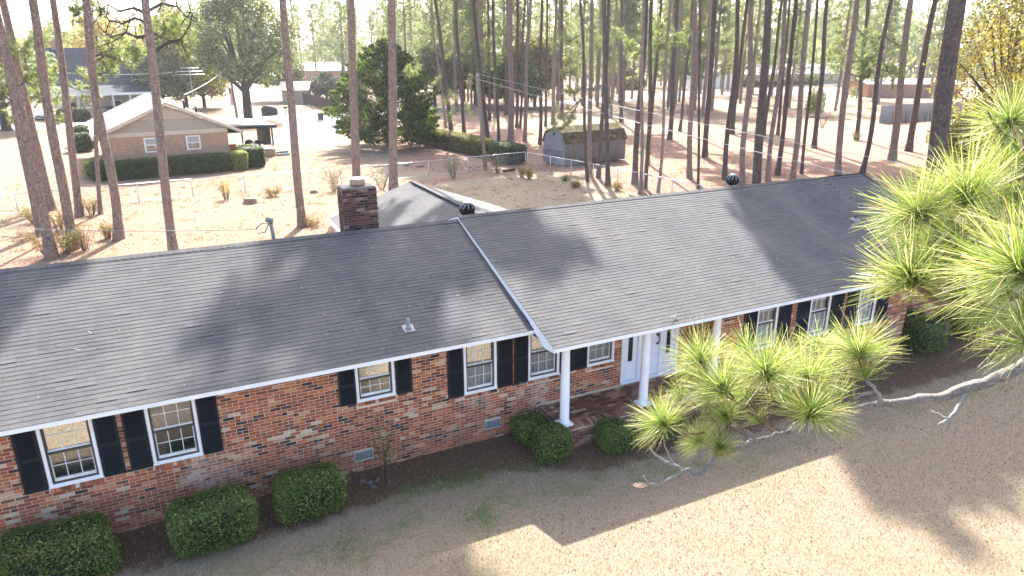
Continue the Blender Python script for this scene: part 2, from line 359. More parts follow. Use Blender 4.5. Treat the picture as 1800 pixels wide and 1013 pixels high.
M = dict(
    brick=m_brick(), brickdark=m_brick('brick_dark', [(0,(.020,.015,.017)),(.3,(.060,.034,.034)),(.6,(.10,.05,.045)),(.85,(.145,.075,.06)),(.96,(.20,.12,.09)),(1,(.42,.33,.27))]), brickporch=m_brick('porch_brick', [(0,(.075,.038,.026)),(.4,(.18,.078,.048)),(.7,(.25,.12,.075)),(.9,(.34,.20,.13)),(1,(.42,.31,.22))]),mortar=m_mortar(), mortard=m_mortar('dark_mortar', .30), shingle=m_shingle(), ground=m_ground(),
    white=plain('white_paint', (.80, .80, .79), .45, .05, 3.0, .04), whited=plain('door_paint', (.78, .80, .82), .4, .03, 3.0),
    roofdeck=plain('roof_underlay', (.05, .05, .052), .95),
    shutter=plain('black_shutter_paint', (.010, .013, .018), .55, .25, 8.0, spec=.2),
    shutterb=plain('brown_shutter_edge', (.040, .030, .026), .55, .25, 8.0),
    sash=plain('dark_bronze_sash', (.055, .046, .042), .4, .1, 5.0, spec=.4),
    glass=m_glass('window_glass', .52), glassd=m_glass('screened_glass', .17), glasscl=m_glass('clear_glass', .16, see=.8), glassdoor=m_glass('sidelight_glass', .05),
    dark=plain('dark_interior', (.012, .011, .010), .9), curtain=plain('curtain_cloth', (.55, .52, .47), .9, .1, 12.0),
    muntin=plain('muntin_paint', (.70, .69, .66), .5), blind=plain('window_blind', (.62, .62, .60), .8),
    metal=plain('galvanised_metal', (.52, .54, .56), .4, .12, 9.0, metal=.7), alum=plain('bright_flashing', (.22, .235, .25), .6, .1, 9.0),
    blackm=plain('black_metal', (.015, .015, .017), .38, .2, 9.0, spec=.5), rust=plain('rusty_iron', (.09, .045, .03), .8, .3, 20.0),
    nblind=plain('neighbour_blind', (.42, .42, .41), .8), pipegrey=plain('vent_pipe_grey', (.20, .21, .22), .6), pineshade=leafmat('pine_foliage_dense', [(0, (.045, .075, .030)), (.5, (.085, .125, .050)), (1, (.15, .17, .085))], .12, .5, .3),
    conduit=plain('grey_blue_conduit', (.30, .34, .37), .5), vent=plain('foundation_vent_grey', (.30, .34, .34), .6),
    concrete=plain('concrete', (.30, .29, .275), .9, .15, 3.0, .2), asphalt=plain('pale_road', (.25, .25, .255), .9, .10, 1.0), drive=plain('driveway_concrete', (.125, .14, .16), .9, .12, 1.5, .1),
    clay=plain('clay_flue', (.36, .25, .18), .85), 
    pinebark=m_bark('pine_bark', ((.22, .155, .13), (.40, .305, .255), (.54, .44, .385), (.42, .275, .21))),
    pinebark2=m_bark('grey_pine_bark', ((.095, .070, .062), (.175, .136, .121), (.27, .22, .20), (.17, .12, .10))),
    limbbark=m_bark('limb_bark', ((.24, .185, .155), (.42, .36, .325), (.56, .52, .48), (.50, .47, .45)), 6.0, .9),
    twig=plain('pine_twig', (.17, .115, .065), .85, .3, 60.0, .5), fencegrey=plain('pale_fence_boards', (.27, .25, .235), .85, .12, 2.0), shedfront=plain('shed_front_brightened', (.20, .21, .225), .85, .15, 3.0), capstone=plain('chimney_cap', (.20, .195, .185), .9, .2, 6.0), leaflit=leafmat('fallen_leaf', [(0, (.10, .05, .025)), (.6, (.26, .15, .07)), (1, (.50, .40, .26))], .2, .8, .1), lichen=m_bark('lichen_twig', ((.36, .31, .28), (.52, .48, .45), (.62, .59, .56), (.56, .53, .50)), 9.0, .8), lichen_old=plain('lichen_old', (.50, .475, .445), .9, .35, 60.0, .5), greytwig=plain('dead_twig', (.36, .33, .30), .9, .25, 40.0),
    oakbark=m_bark('oak_bark', ((.06, .05, .045), (.11, .095, .085), (.18, .16, .145), (.10, .095, .085))),
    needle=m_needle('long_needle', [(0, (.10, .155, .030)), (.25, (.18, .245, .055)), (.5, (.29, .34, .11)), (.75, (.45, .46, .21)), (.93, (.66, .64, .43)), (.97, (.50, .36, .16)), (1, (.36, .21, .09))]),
    needledry=m_needle('dry_needle', [(0, (.30, .12, .04)), (.6, (.42, .18, .06)), (1, (.5, .28, .12))], .3),
    pinef=leafmat('pine_foliage', [(0, (.045, .075, .030)), (.5, (.085, .125, .050)), (.85, (.14, .17, .075)), (1, (.20, .21, .11))], .42, .45, .4),
    pinelow=leafmat('pine_foliage_low', [(0, (.07, .11, .04)), (.4, (.14, .19, .075)), (.8, (.26, .30, .15)), (1, (.42, .43, .28))], .5, .35, .5),
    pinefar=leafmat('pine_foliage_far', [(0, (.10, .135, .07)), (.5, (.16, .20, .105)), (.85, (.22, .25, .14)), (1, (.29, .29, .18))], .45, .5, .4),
    cedar=leafmat('cedar_foliage', [(0, (.016, .034, .010)), (.5, (.042, .080, .016)), (.85, (.12, .18, .03)), (1, (.27, .31, .06))], .58, .6, .25),
    oakleaf=leafmat('live_oak_leaf', [(0, (.05, .07, .035)), (.5, (.12, .15, .075)), (.85, (.20, .225, .115)), (1, (.32, .31, .18))], .45, .5, .3),
    yellowleaf=leafmat('autumn_leaf', [(0, (.07, .065, .02)), (.35, (.22, .20, .06)), (.7, (.40, .33, .09)), (1, (.52, .44, .18))], .5, .6, .2),
    olive=leafmat('olive_leaf', [(0, (.07, .08, .025)), (.5, (.16, .16, .05)), (1, (.28, .25, .09))], .4, .6, .2),
    box=leafmat('boxwood_leaf', [(0, (.026, .052, .008)), (.45, (.068, .125, .016)), (.85, (.125, .20, .03)), (1, (.34, .37, .08))], .32, .42, .45, noise=3.2, tint=(1.7, 1.15, 1.0)),
    hedge=leafmat('hedge_leaf', [(0, (.020, .040, .012)), (.5, (.045, .080, .020)), (.9, (.09, .13, .03)), (1, (.18, .20, .06))], .3, .5, .35),
    hedgey=leafmat('yellow_hedge_leaf', [(0, (.13, .15, .03)), (.5, (.26, .28, .06)), (1, (.42, .40, .12))], .35, .55, .3),
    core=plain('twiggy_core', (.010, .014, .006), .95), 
    dryleaf=leafmat('dry_shrub_leaf', [(0, (.13, .10, .055)), (.5, (.25, .19, .10)), (.85, (.34, .24, .13)), (1, (.20, .20, .08))], .3, .8, .1),
    greyleaf=leafmat('grey_green_leaf', [(0, (.07, .085, .05)), (.6, (.14, .155, .09)), (1, (.25, .24, .17))], .3, .7, .2),
    bare=plain('bare_twigs', (.24, .205, .18), .9, .25, 8.0), stem=plain('shrub_stem', (.14, .10, .075), .9, .3, 20.0),
    grass=leafmat('dead_grass_blade', [(0, (.085, .066, .040)), (.3, (.235, .188, .122)), (.7, (.38, .315, .225)), (.92, (.54, .465, .36)), (1, (.20, .20, .09))], .25, .8, .1),
    greengrass=leafmat('green_grass_blade', [(0, (.04, .075, .015)), (.6, (.09, .15, .035)), (1, (.20, .23, .08))], .3, .7, .15),
    litter=leafmat('straw_litter', [(0, (.10, .055, .035)), (.5, (.22, .125, .075)), (1, (.38, .26, .17))], .1, .9, .05),
    nbrick=m_wallbrick('neighbour_brick', (.36, .195, .11), (.46, .28, .165), (.46, .38, .30)), fbrick=m_wallbrick('far_red_brick', (.30, .12, .08), (.38, .18, .12), (.40, .32, .27)),
    nroof=m_roofold('neighbour_roof', (.115, .094, .091), (.135, .112, .108)), droof=m_roofold('dark_roof', (.035, .040, .052), (.055, .060, .075)), groof=m_roofold('pale_grey_roof', (.34, .32, .31), (.40, .38, .36)),
    cream=plain('cream_trim', (.55, .47, .36), .6, .05), siding=plain('taupe_siding', (.36, .33, .27), .7, .06), steel=plain('white_roof_metal', (.82, .82, .82), .35, .04), carport=plain('carport_roof_metal', (.42, .48, .50), .35, .1, 2.0, metal=.4),
    shedwood=None, fencewood=plain('dark_fence_wood', (.030, .026, .022), .9, .2, 5.0), polewood=plain('weathered_pole', (.21, .165, .12), .9, .2, 6.0),
    cart=plain('green_cart_plastic', (.018, .075, .048), .5), tyre=plain('black_rubber', (.015, .015, .015), .8), carwhite=plain('car_paint_white', (.72, .74, .76), .3), carblue=plain('car_paint_blue', (.20, .26, .33), .3),
    wire=plain('overhead_wire', (.42, .42, .42), .5), stone=plain('grey_stone', (.13, .11, .10), .9, .3, 8.0, .4), stump=plain('cut_stump', (.22, .15, .10), .9, .3, 20.0, .3),
    flag=m_stripes(), navy=plain('flag_blue', (.02, .03, .14), .8), red=plain('red_plastic', (.55, .06, .03), .5), blue=plain('blue_plastic', (.03, .20, .45), .5), tarp=plain('dark_tarp', (.025, .027, .03), .7),
)
def m_shedwood():
    t = NT('weathered_shed_boards')
    c = t.ramp(t.noise(6.0, vec=t.pos((3, 3, .4)), detail=5), [(.25, (.11, .10, .094)), (.6, (.18, .165, .155)), (.85, (.26, .24, .228))])
    z = t.n('SeparateXYZ', {0: t.pos()}).outputs[2]
    c = t.mix(t.math('MULTIPLY', t.rng(z, 1.1, .1, 0, .9), t.rng(t.noise(1.3), .35, .6)), c, (.055, .062, .052))
    return t.done(t.pr(c, .92, None, .1))
M['shedwood'] = m_shedwood()
def m_moss():
    t = NT('mossy_shed_roof')
    c = t.ramp(t.noise(3.0, detail=6, rough=.7), [(.3, (.035, .038, .025)), (.5, (.075, .07, .035)), (.62, (.18, .12, .07)), (.8, (.30, .20, .13))])
    return t.done(t.pr(c, .97, t.bump(t.noise(14, detail=5), .8, .05), .05))
M['moss'] = m_moss()
# ------------------------------------------------------------------ the ground sheet with its soil zones
def seg_d(P, a, b):
    a = np.array(a, float); b = np.array(b, float); d = b-a
    t = np.clip(((P-a)@d)/(d@d), 0, 1)
    return np.linalg.norm(P-(a+t[:, None]*d), axis=1)
def poly_in(P, poly):
    x, y = P[:, 0], P[:, 1]; ins = np.zeros(len(P), bool); k = len(poly)
    for i in range(k):
        x0, y0 = poly[i]; x1, y1 = poly[(i+1) % k]
        c = ((y0 > y) != (y1 > y)) & (x < (x1-x0)*(y-y0)/((y1-y0)+1e-9)+x0); ins ^= c
    return ins
def poly_soft(P, poly, w):
    """1 inside, fading to 0 over w metres outside"""
    d = np.min([seg_d(P, poly[i], poly[(i+1) % len(poly)]) for i in range(len(poly))], axis=0)
    s = np.where(poly_in(P, poly), d, -d)
    return np.clip(.5+s/(2*w), 0, 1)
gx = np.concatenate([[-900, -500, -300, -180, -120], np.arange(-80, -20, 3.0), np.arange(-20, 48, .4), np.arange(48, 110, 2.0), [120, 150, 200, 300, 500, 900, 1400]])
gy = np.concatenate([[-300, -150, -60, -30], np.arange(-16, 2, 2.0), np.arange(2, 62, .4), np.arange(62, 130, 2.0), [135, 150, 180, 240, 320, 500, 900, 1800]])
GX, GY = np.meshgrid(gx, gy); P2 = np.stack([GX.ravel(), GY.ravel()], 1)
nx_, ny_ = len(gx), len(gy)
idx = np.arange(nx_*ny_).reshape(ny_, nx_)
gf = np.stack([idx[:-1, :-1], idx[:-1, 1:], idx[1:, 1:], idx[1:, :-1]], -1).reshape(-1, 4)
gme = np_mesh('ground', np.c_[P2, np.zeros(len(P2))], gf, [M['ground']])
straw_p = [(16, 50.5), (20, 46.2), (24.6, 47.4), (25.6, 40), (26.2, 30), (45, 22), (75, 26), (70, 40), (52, 52), (44, 68), (33, 84), (22, 84), (19, 66)]
zone = {}
zone['straw'] = np.maximum.reduce([.95*poly_soft(P2, straw_p, 1.6), .8*poly_soft(P2, [(11.5, 44.2), (24, 45.4), (24, 47.4), (12, 46)], .6),
    .75*np.clip(1.5-seg_d(P2, (5.7, 36.0), (6.3, 35.2))/1.4, 0, 1), .7*np.clip(1.4-seg_d(P2, (-5.2, 36), (-4.4, 42))/2.2, 0, 1), .5*np.clip(1.3-seg_d(P2, (2.8, 45.3), (2.9, 45.3))/1.2, 0, 1)])
zone['mulch'] = np.maximum.reduce([poly_soft(P2, [(-12, 11.95), (1.7, 11.55), (3.4, 11.75), (6.2, 11.35), (7.0, 10.6), (11, 10.5), (13.2, 10.4), (18, 10.2), (20.5, 10.4), (24.5, 11.2), (24.5, 14), (-12, 14)], .35)])
zone['sand'] = np.maximum.reduce([.9*poly_soft(P2, [(-60, 22), (4.4, 22), (8.5, 40), (14, 52), (16, 60), (12, 72), (-60, 90)], 2.5), .75*poly_soft(P2, [(28, 26), (80, 26), (120, 90), (60, 88), (40, 60)], 4), .85*poly_soft(P2, [(-60, 60), (40, 84), (150, 110), (160, 150), (-60, 150)], 3)])
zone['green'] = np.maximum.reduce([.46*np.clip(1.2-seg_d(P2, (4.8, 10.7), (9.2, 10.0))/.9, 0, 1), .42*np.clip(1.2-seg_d(P2, (-3, 10.8), (3, 10.6))/.9, 0, 1), .44*np.clip(1.2-seg_d(P2, (5, 11.6), (6.2, 11.4))/.5, 0, 1), .40*np.clip(1.2-seg_d(P2, (10, 9.6), (20, 9.4))/.8, 0, 1), .75*np.clip(1.2-seg_d(P2, (3.3, 11.75), (5.0, 11.6))/.42, 0, 1), .72*np.clip(1.2-seg_d(P2, (4.2, 10.55), (4.35, 10.2))/.35, 0, 1), .5*np.clip(1.2-seg_d(P2, (2.0, 10.2), (1.6, 10.5))/.4, 0, 1),
    .45*np.clip(1.2-seg_d(P2, (9, 62), (14, 62))/2.0, 0, 1), .42*np.clip(1.2-seg_d(P2, (60, 70), (85, 66))/6.0, 0, 1), .4*np.clip(1.2-seg_d(P2, (18, 41.5), (23, 41))/2.5, 0, 1), .42*np.clip(1.2-seg_d(P2, (-25, 104), (14, 112))/3.5, 0, 1)])
for k, v in zone.items():
    a = gme.attributes.new(k, 'FLOAT', 'POINT'); a.data.foreach_set('value', v.astype(np.float32))
link('ground', gme, kind='structure', label='dry straw-coloured lawn and pine straw ground around the houses', cat='ground')

def ribbon(name, pts, w, z, mat, label, cat):
    V = []; F = []
    for i, p in enumerate(pts):
        a = np.array(pts[max(i-1, 0)], float); b = np.array(pts[min(i+1, len(pts)-1)], float)
        d = (b-a)/np.linalg.norm(b-a); n = np.array([-d[1], d[0]])
        ww = w[i] if hasattr(w, '__len__') else w
        V += [tuple(np.array(p)+n*ww/2)+(z,), tuple(np.array(p)-n*ww/2)+(z,)]
        if i: F.append((2*i-2, 2*i-1, 2*i+1, 2*i))
    return link(name, MB().add(V, F).mesh(name, mat), kind='structure', label=label, cat=cat)
ribbon('road', [(-200, 108), (-60, 106.5), (-17, 104), (18, 103.5), (60, 109), (110, 117.5), (200, 124), (400, 130)], 7.5, .008, M['asphalt'], 'pale sunlit road running behind the houses and pines', 'road')
ribbon('driveway', [(10.6, 70.5), (13.5, 76), (16.5, 88), (18.5, 100.5)], [6.0, 6.0, 7, 9], .016, M['drive'], 'grey concrete driveway beside the open carport', 'driveway')
ribbon('driveway', [(92, 121), (118, 132), (150, 137), (190, 140)], [5, 4.5, 4.5, 4.5], .016, M['asphalt'], 'pale driveway leading to the long grey-roofed far house', 'driveway')

def blades(name, n, sampler, h, w, mat, label, seed):
    r = np.random.default_rng(seed)
    P = sampler(r, n); n = len(P)
    th = r.random(n)*6.283; dx = np.c_[np.cos(th), np.sin(th)]; hh = h*(.5+r.random(n)); ln = (r.random((n, 2))-.5)*h*2.2
    V = np.zeros((n, 3, 3)); V[:, 0, :2] = P-dx*w; V[:, 1, :2] = P+dx*w; V[:, 2, :2] = P+ln; V[:, 2, 2] = hh
    link(name, np_mesh(name, V, np.arange(n*3).reshape(n, 3), [mat]), kind='stuff', label=label, cat='grass')
def samp_lawn(r, n):
    P = np.c_[r.uniform(-5, 22, n), r.uniform(3.6, 11.9, n)]
    m = poly_soft(P, [(-12, 11.95), (1.7, 11.55), (3.4, 11.75), (6.2, 11.35), (7.0, 10.6), (11, 10.5), (13.2, 10.4), (18, 10.2), (24.5, 10.8), (24.5, 14), (-12, 14)], .3)
    return P[m < .3+.5*r.random(n)]
blades('lawn_grass', 190000, samp_lawn, .034, .005, M['grass'], 'short dead tan grass of the front lawn', 3)
def samp_green(r, n):
    c = np.array([(3.4, 11.72), (3.9, 11.7), (4.4, 11.65), (4.9, 11.62), (4.25, 10.4), (4.35, 10.25), (1.8, 10.4), (1.95, 10.9), (2.8, 11.6), (6.3, 11.2)]); k = r.integers(0, len(c), n)
    return c[k]+r.normal(0, .24, (n, 2))
blades('green_grass', 4200, samp_green, .03, .004, M['greengrass'], 'small patches of green grass near the front wall', 4)
def samp_back(r, n):
    P = np.c_[r.uniform(-10, 44, n), r.uniform(21.5, 60, n)]
    k = np.sin(P[:, 0]*1.3+2*np.sin(P[:, 1]*.7))*np.sin(P[:, 1]*1.1+1.5*np.sin(P[:, 0]*.5))
    return P[k > r.uniform(-1.2, .6, n)]
blades('yard_litter', 60000, samp_back, .05, .016, M['litter'], 'scattered pine straw and dry leaves over the back yard', 6)
def samp_tuft(r, n):
    c = np.c_[r.uniform(-10, 46, 1500), r.uniform(21.5, 62, 1500)]
    return c[r.integers(0, 1500, n)]+r.normal(0, .10, (n, 2))
blades('dry_grass_tufts', 30000, samp_tuft, .10, .012, M['grass'], 'tufts of dry grass dotted over the back yard', 7)
def samp_leaf(r, n):
    return np.c_[r.uniform(-4, 22, n), 12.7-9*r.random(n)**1.6]
blades('fallen_leaves', 700, samp_leaf, .03, .022, M['leaflit'], 'small fallen leaves and twigs dotted over the front lawn', 8)
def samp_mulch(r, n):
    return np.c_[r.uniform(-4, 21, n), r.uniform(10.5, 12.8, n)]
def samp_litter(r, n):
    P = np.c_[r.uniform(-4, 22, n), r.uniform(10.4, 12.8, n)]
    m = poly_soft(P, [(-12, 11.95), (1.7, 11.55), (3.4, 11.75), (6.2, 11.35), (7.0, 10.6), (11, 10.5), (13.2, 10.4), (18, 10.2), (24.5, 10.8), (24.5, 14), (-12, 14)], .3)
    return P[m > .4]
blades('pine_straw_litter', 60000, samp_litter, .03, .006, M['litter'], 'brown pine straw litter on the bed along the house', 5)
# ------------------------------------------------------------------ the main brick house
YW, YF = 12.853, 11.961                      # front wall, projecting right block
YE, ZE, SL = 12.404, 2.686, .3594            # lower roof: eave line and slope
YE2, ZE2, SR = 11.511, 2.589, .3332          # upper roof
YR = 16.706
ZRL, ZRR = ZE+SL*(YR-YE), ZE2+SR*(YR-YE2)
XG, XEND, XL = 6.58, 21.9, -9.0
BK = 21.2
house = empty('brick_house', (6.6, 14.3, 0), 'long low red brick ranch house with grey shingle roof and white columns', 'house')
HO = (6.6, 14.3, 0)
WIN = [(-2.66, -1.84, 1.23, 'lawn'), (-1.03, -.20, 1.23, 'lawn'), (2.75, 3.56, 1.62, 'lawn'), (5.10, 5.88, 1.25, 'curtain'), (6.67, 7.48, 1.26, 'curtain'), (8.24, 9.0, 1.28, 'curtain')]
WINR = [(12.64, 13.34, 1.20, 'blind'), (14.48, 15.23, 1.20, 'blind'), (16.33, 17.04, 1.20, 'blind')]
DOOR = (9.23, 10.95, .63, 2.47)
ZT = 2.47
openL = [(a, b, z, ZT) for a, b, z, _ in WIN]+[DOOR]
openR = [(a, b, z, ZT) for a, b, z, _ in WINR]
def core(mb, x0, x1, z0, z1, y, th, ops):
    xs = sorted({x0, x1}|{q for o in ops for q in o[:2]})
    for a, b in zip(xs[:-1], xs[1:]):
        oo = [o for o in ops if o[0] <= a+1e-6 and o[1] >= b-1e-6]
        z = z0
        for o in sorted(oo, key=lambda q: q[2]):
            if o[2] > z: mb.box(a, b, y, y+th, z, o[2])
            z = o[3]
        if z < z1: mb.box(a, b, y, y+th, z, z1)
wb = MB()
core(wb, XL, 11.36, -.1, 2.60, YW+.007, .2, openL)
core(wb, 11.38, 18.46, -.1, 2.52, YF+.007, .2, openR)
wb.box(11.37, 11.55, YF+.22, YW, -.1, 2.519)          # side of the projecting block
wb.box(18.26, 18.45, YF+.22, YW+.2, -.1, 2.519)
wb.box(18.46, 21.5, YW+.012, YW+.2, -.1, 2.52)         # recessed wall at the far end
wb.box(XL, XL+.2, YW+.22, BK-.4, -.1, 2.60); wb.box(21.3, 21.5, YW+.21, BK-.4, -.1, 2.519); wb.box(XL, 21.5, BK-.39, BK-.2, -.1, 2.5)
wall = wb.build('wall', M['mortar'], house)

BH, PIT, BL, HP = .0555, .0677, .199, .212
def courses(u0, u1, z0, z1, ops, seed, split=.13):
    """rectangles of bricks (u centre, z, length) in running bond, cut round the openings"""
    r = random.Random(seed); out = []
    k = 0; z = z0
    while z+BH <= z1+.001:
        u = u0-(HP/2 if k % 2 else 0)
        while u < u1:
            a, b = max(u, u0), min(u+BL, u1)
            segs = [(a, b)]
            for o in ops:
                if z+BH > o[2]-.002 and z < o[3]+.002:
                    ns = []
                    for s in segs:
                        if o[1] <= s[0] or o[0] >= s[1]: ns.append(s)
                        else:
                            if o[0]-s[0] > .03: ns.append((s[0], o[0]-.006))
                            if s[1]-o[1] > .03: ns.append((o[1]+.006, s[1]))
                    segs = ns
            for s in segs:
                if s[1]-s[0] < .03: continue
                if s[1]-s[0] > .19 and r.random() < split:
                    m = (s[0]+s[1])/2; out += [(s[0], m-.004, z), (m+.004, s[1], z)]
                else: out.append((s[0], s[1], z))
            u += HP
        z += PIT; k += 1
    return out
# front walls: sill course removed below each window
sillops = lambda W: [(a-.02, b+.02, z-.105, z+.02) for a, b, z, _ in W]
PORCH = (6.93, 11.36, 11.65, .56)
VENTS = [at((624, 812), y=YW), at((852, 756), y=YW)]
vops = [(v[0], v[0]+.40, v[2], v[2]+.205) for v in VENTS]
fr = [(a, b, z, YW) for a, b, z in courses(XL, 11.36, -.02, 2.58, openL+sillops(WIN)+vops+[(PORCH[0], PORCH[1], -.1, .555)], 1)]
fr += [(a, b, z, YF) for a, b, z in courses(11.36, 18.47, -.02, 2.50, openR+sillops(WINR), 2)]
fr += [(a, b, z, YW+.002) for a, b, z in courses(18.48, 21.5, -.02, 2.50, [], 3)]
def inframe(p, mg=30):
    d = np.asarray(p)-CAMP; q = d@AX[2]
    if q < .1: return False
    x = 900+CF*(d@AX[0])/q; y = 506.5-CF*(d@AX[1])/q
    return -mg < x < 1800+mg and -mg < y < 1013+mg
mbk = MB(); bd = .03
brick_me = MB().box(-BL/2, BL/2, 0, bd, 0, BH).mesh('brick', M['brick'])
full = [q for q in fr if abs(q[1]-q[0]-BL) < .002 and inframe(((q[0]+q[1])/2, q[3], q[2]), -8)]
full.sort(key=lambda q: (q[0]-CAMP[0])**2+(q[3]-CAMP[1])**2+(q[2]-CAMP[2])**2)
# bricks hidden behind the shrubs are not worth being singled out
single = set(full[:300])
for q in fr:
    jy = rnd.uniform(-.003, .002)
    if q in single:
        link('brick', brick_me, wall, loc=((q[0]+q[1])/2-HO[0], q[3]+jy-HO[1], q[2]))
    else: mbk.box(q[0], q[1], q[3]+jy, q[3]+bd, q[2], q[2]+BH)
for a, b, z in courses(YF+.01, YW, .56, 2.48, [], 5):   # side of the block facing the porch
    mbk.box(11.36+rnd.uniform(-.003, .002), 11.39, a, b, z, z+BH)
mbk.build('brick', M['brick'], wall, kind='stuff')

# foundation vents
for v in VENTS:
    m = MB(); x0, z0 = v[0], v[2]
    m.box(x0+.006, x0+.394, YW+.006, YW+.009, z0+.006, z0+.20)
    vt = m.build('foundation_vent', M['dark'], house)
    m = MB(); m.box(x0, x0+.4, YW-.004, YW+.02, z0, z0+.022); m.box(x0, x0+.4, YW-.004, YW+.02, z0+.183, z0+.205)
    m.box(x0, x0+.02, YW-.003, YW+.02, z0+.024, z0+.181); m.box(x0+.38, x0+.4, YW-.003, YW+.02, z0+.024, z0+.181)
    for i in range(1, 12): m.box(x0+.03*i+.014, x0+.03*i+.024, YW, YW+.005, z0+.024, z0+.181)
    for i in range(1, 4): m.box(x0+.022, x0+.378, YW-.002, YW-.0005, z0+.024+.04*i, z0+.034+.04*i)
    m.build('grille', M['vent'], vt)

# windows: casing > sash, panes, muntins, curtain, brick sill
def window(x0, x1, z0, y, kind):
    zt = ZT; c = .055
    m = MB(); m.box(x0, x0+c, y-.014, y+.10, z0+c, zt); m.box(x1-c, x1, y-.014, y+.10, z0+c, zt); m.box(x0, x1, y-.014, y+.10, z0, z0+c); m.box(x0-.01, x1+.01, y-.03, y-.0145, z0-.004, z0+.03)
    w = m.build('window', M['white'], house)
    a, b = x0+c, x1-c; zb = z0+c; zm = zb+(zt-zb)*.50; s = .036
    dk = M['sash']; m = MB()
    m.box(a, a+s, y+.012, y+.07, zb, zt); m.box(b-s, b, y+.012, y+.07, zb, zt); m.box(a+s, b-s, y+.014, y+.068, zb, zb+.03); m.box(a+s, b-s, y+.010, y+.055, zm-.022, zm+.022)
    m.build('sash', dk, w)
    m = MB(); m.box(a+s, b-s, y+.034, y+.064, zb+.03, zb+.085); m.box(a+s, b-s, y+.030, y+.055, zm+.022, zm+.05)
    m.box(a+s, a+s+.018, y+.034, y+.062, zb+.085, zm-.022); m.box(b-s-.018, b-s, y+.034, y+.062, zb+.085, zm-.022)
    m.build('sash_rail', M['muntin'], w)
    gu, gl = (M['glass'], M['glassd']) if kind == 'lawn' else (M['glassmid'], M['glasscl'])
    MB().add([(a+s, y+.052, zm), (b-s, y+.052, zm), (b-s, y+.052, zt), (a+s, y+.052, zt)], [(0, 1, 2, 3)]).build('pane', gu, w)
    MB().add([(a+s, y+.060, zb+.04), (b-s, y+.060, zb+.04), (b-s, y+.060, zm), (a+s, y+.060, zm)], [(0, 1, 2, 3)]).build('pane', gl, w)
    m = MB(); W_ = b-a-2*s
    for i in (1, 2):
        x = a+s+W_*i/3; m.box(x-.0065, x+.0065, y+.044, y+.0505, zm+.05, zt); m.box(x-.0065, x+.0065, y+.052, y+.0585, zb+.085, zm-.022)
    for z1_, z2_, yy in ((zm+.05, zt, .042), (zb+.085, zm-.022, .050)):
        z = (z1_+z2_)/2; m.box(a+s, b-s, y+yy, y+yy+.009, z-.0065, z+.0065)
    m.build('muntin', M['muntin'], w)
    m = MB()
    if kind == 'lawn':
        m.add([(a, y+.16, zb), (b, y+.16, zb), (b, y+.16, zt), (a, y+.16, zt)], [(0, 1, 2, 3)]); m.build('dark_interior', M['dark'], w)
    else:
        n = 60; V = []; F = []
        for i in range(n+1):
            x = a+(b-a)*i/n; yy = y+.11+.014*math.sin(i*1.05)+.006*math.sin(i*.37) if kind == 'curtain' else y+.11
            V += [(x, yy, zb), (x, yy, zt)]
            if i: F.append((2*i-2, 2*i, 2*i+1, 2*i-1))
        m.add(V, F, smooth=True); m.build('curtain' if kind == 'curtain' else 'blind', M['curtain'] if kind == 'curtain' else M['blind'], w)
    m = MB(); n = int((x1-x0)/.072)                                # rowlock bricks under the window
    for i in range(n):
        xx = x0+(x1-x0)*(i+.5)/n; j = rnd.uniform(-.004, .004)
        m.obox((xx, y+.0+j, z0-.055), (1, 0, 0), (0, .94, -.34), (0, .34, .94), .030, .035, .040)
    m.build('brick_sill', M['brick'], w)
M['glassmid'] = m_glass('window_glass_curtained', .40, see=.6)
for a, b, z, k in WIN: window(a, b, z, YW, k)
for a, b, z, k in WINR: window(a, b, z, YF, k)

# louvred shutters
def shutter(x0, x1, z0, y):
    zt = ZT; s = .045
    m = MB(); m.box(x0, x0+s, y-.034, y-.002, z0, zt); m.box(x1-s, x1, y-.034, y-.002, z0, zt)
    zm = (z0+zt)/2
    for za, zb in ((z0, z0+.07), (zm-.035, zm+.035), (zt-.06, zt)): m.box(x0+s, x1-s, y-.033, y-.003, za, zb)
    sh = m.build('shutter', M['shutter'], house)
    m = MB()
    for za, zb in ((z0+.07, zm-.035), (zm+.035, zt-.06)):
        n = int((zb-za)/.033)
        for i in range(n):
            z = za+(zb-za)*(i+.5)/n
            m.obox(((x0+x1)/2, y-.018, z), (1, 0, 0), (0, .80, .60), (0, -.60, .80), (x1-x0)/2-s, .017, .003)
    m.build('louver', M['shutter'], sh, kind='stuff')
for x0, x1, z0 in ((-3.02, -2.67, 1.22), (-1.83, -1.48, 1.22), (-1.40, -1.04, 1.22), (-.19, .16, 1.22), (2.40, 2.74, 1.61), (3.58, 3.93, 1.61), (4.72, 5.08, 1.25), (5.90, 6.27, 1.25), (6.31, 6.66, 1.26), (7.50, 7.86, 1.26), (7.875, 8.23, 1.27)):
    shutter(x0, x1, z0, YW)
for x0, x1 in ((12.20, 12.63), (13.38, 13.80), (14.02, 14.46), (15.27, 15.72), (15.86, 16.31), (17.12, 17.56)): shutter(x0, x1, 1.2, YF)
shutter(19.0, 19.4, 1.2, YW)

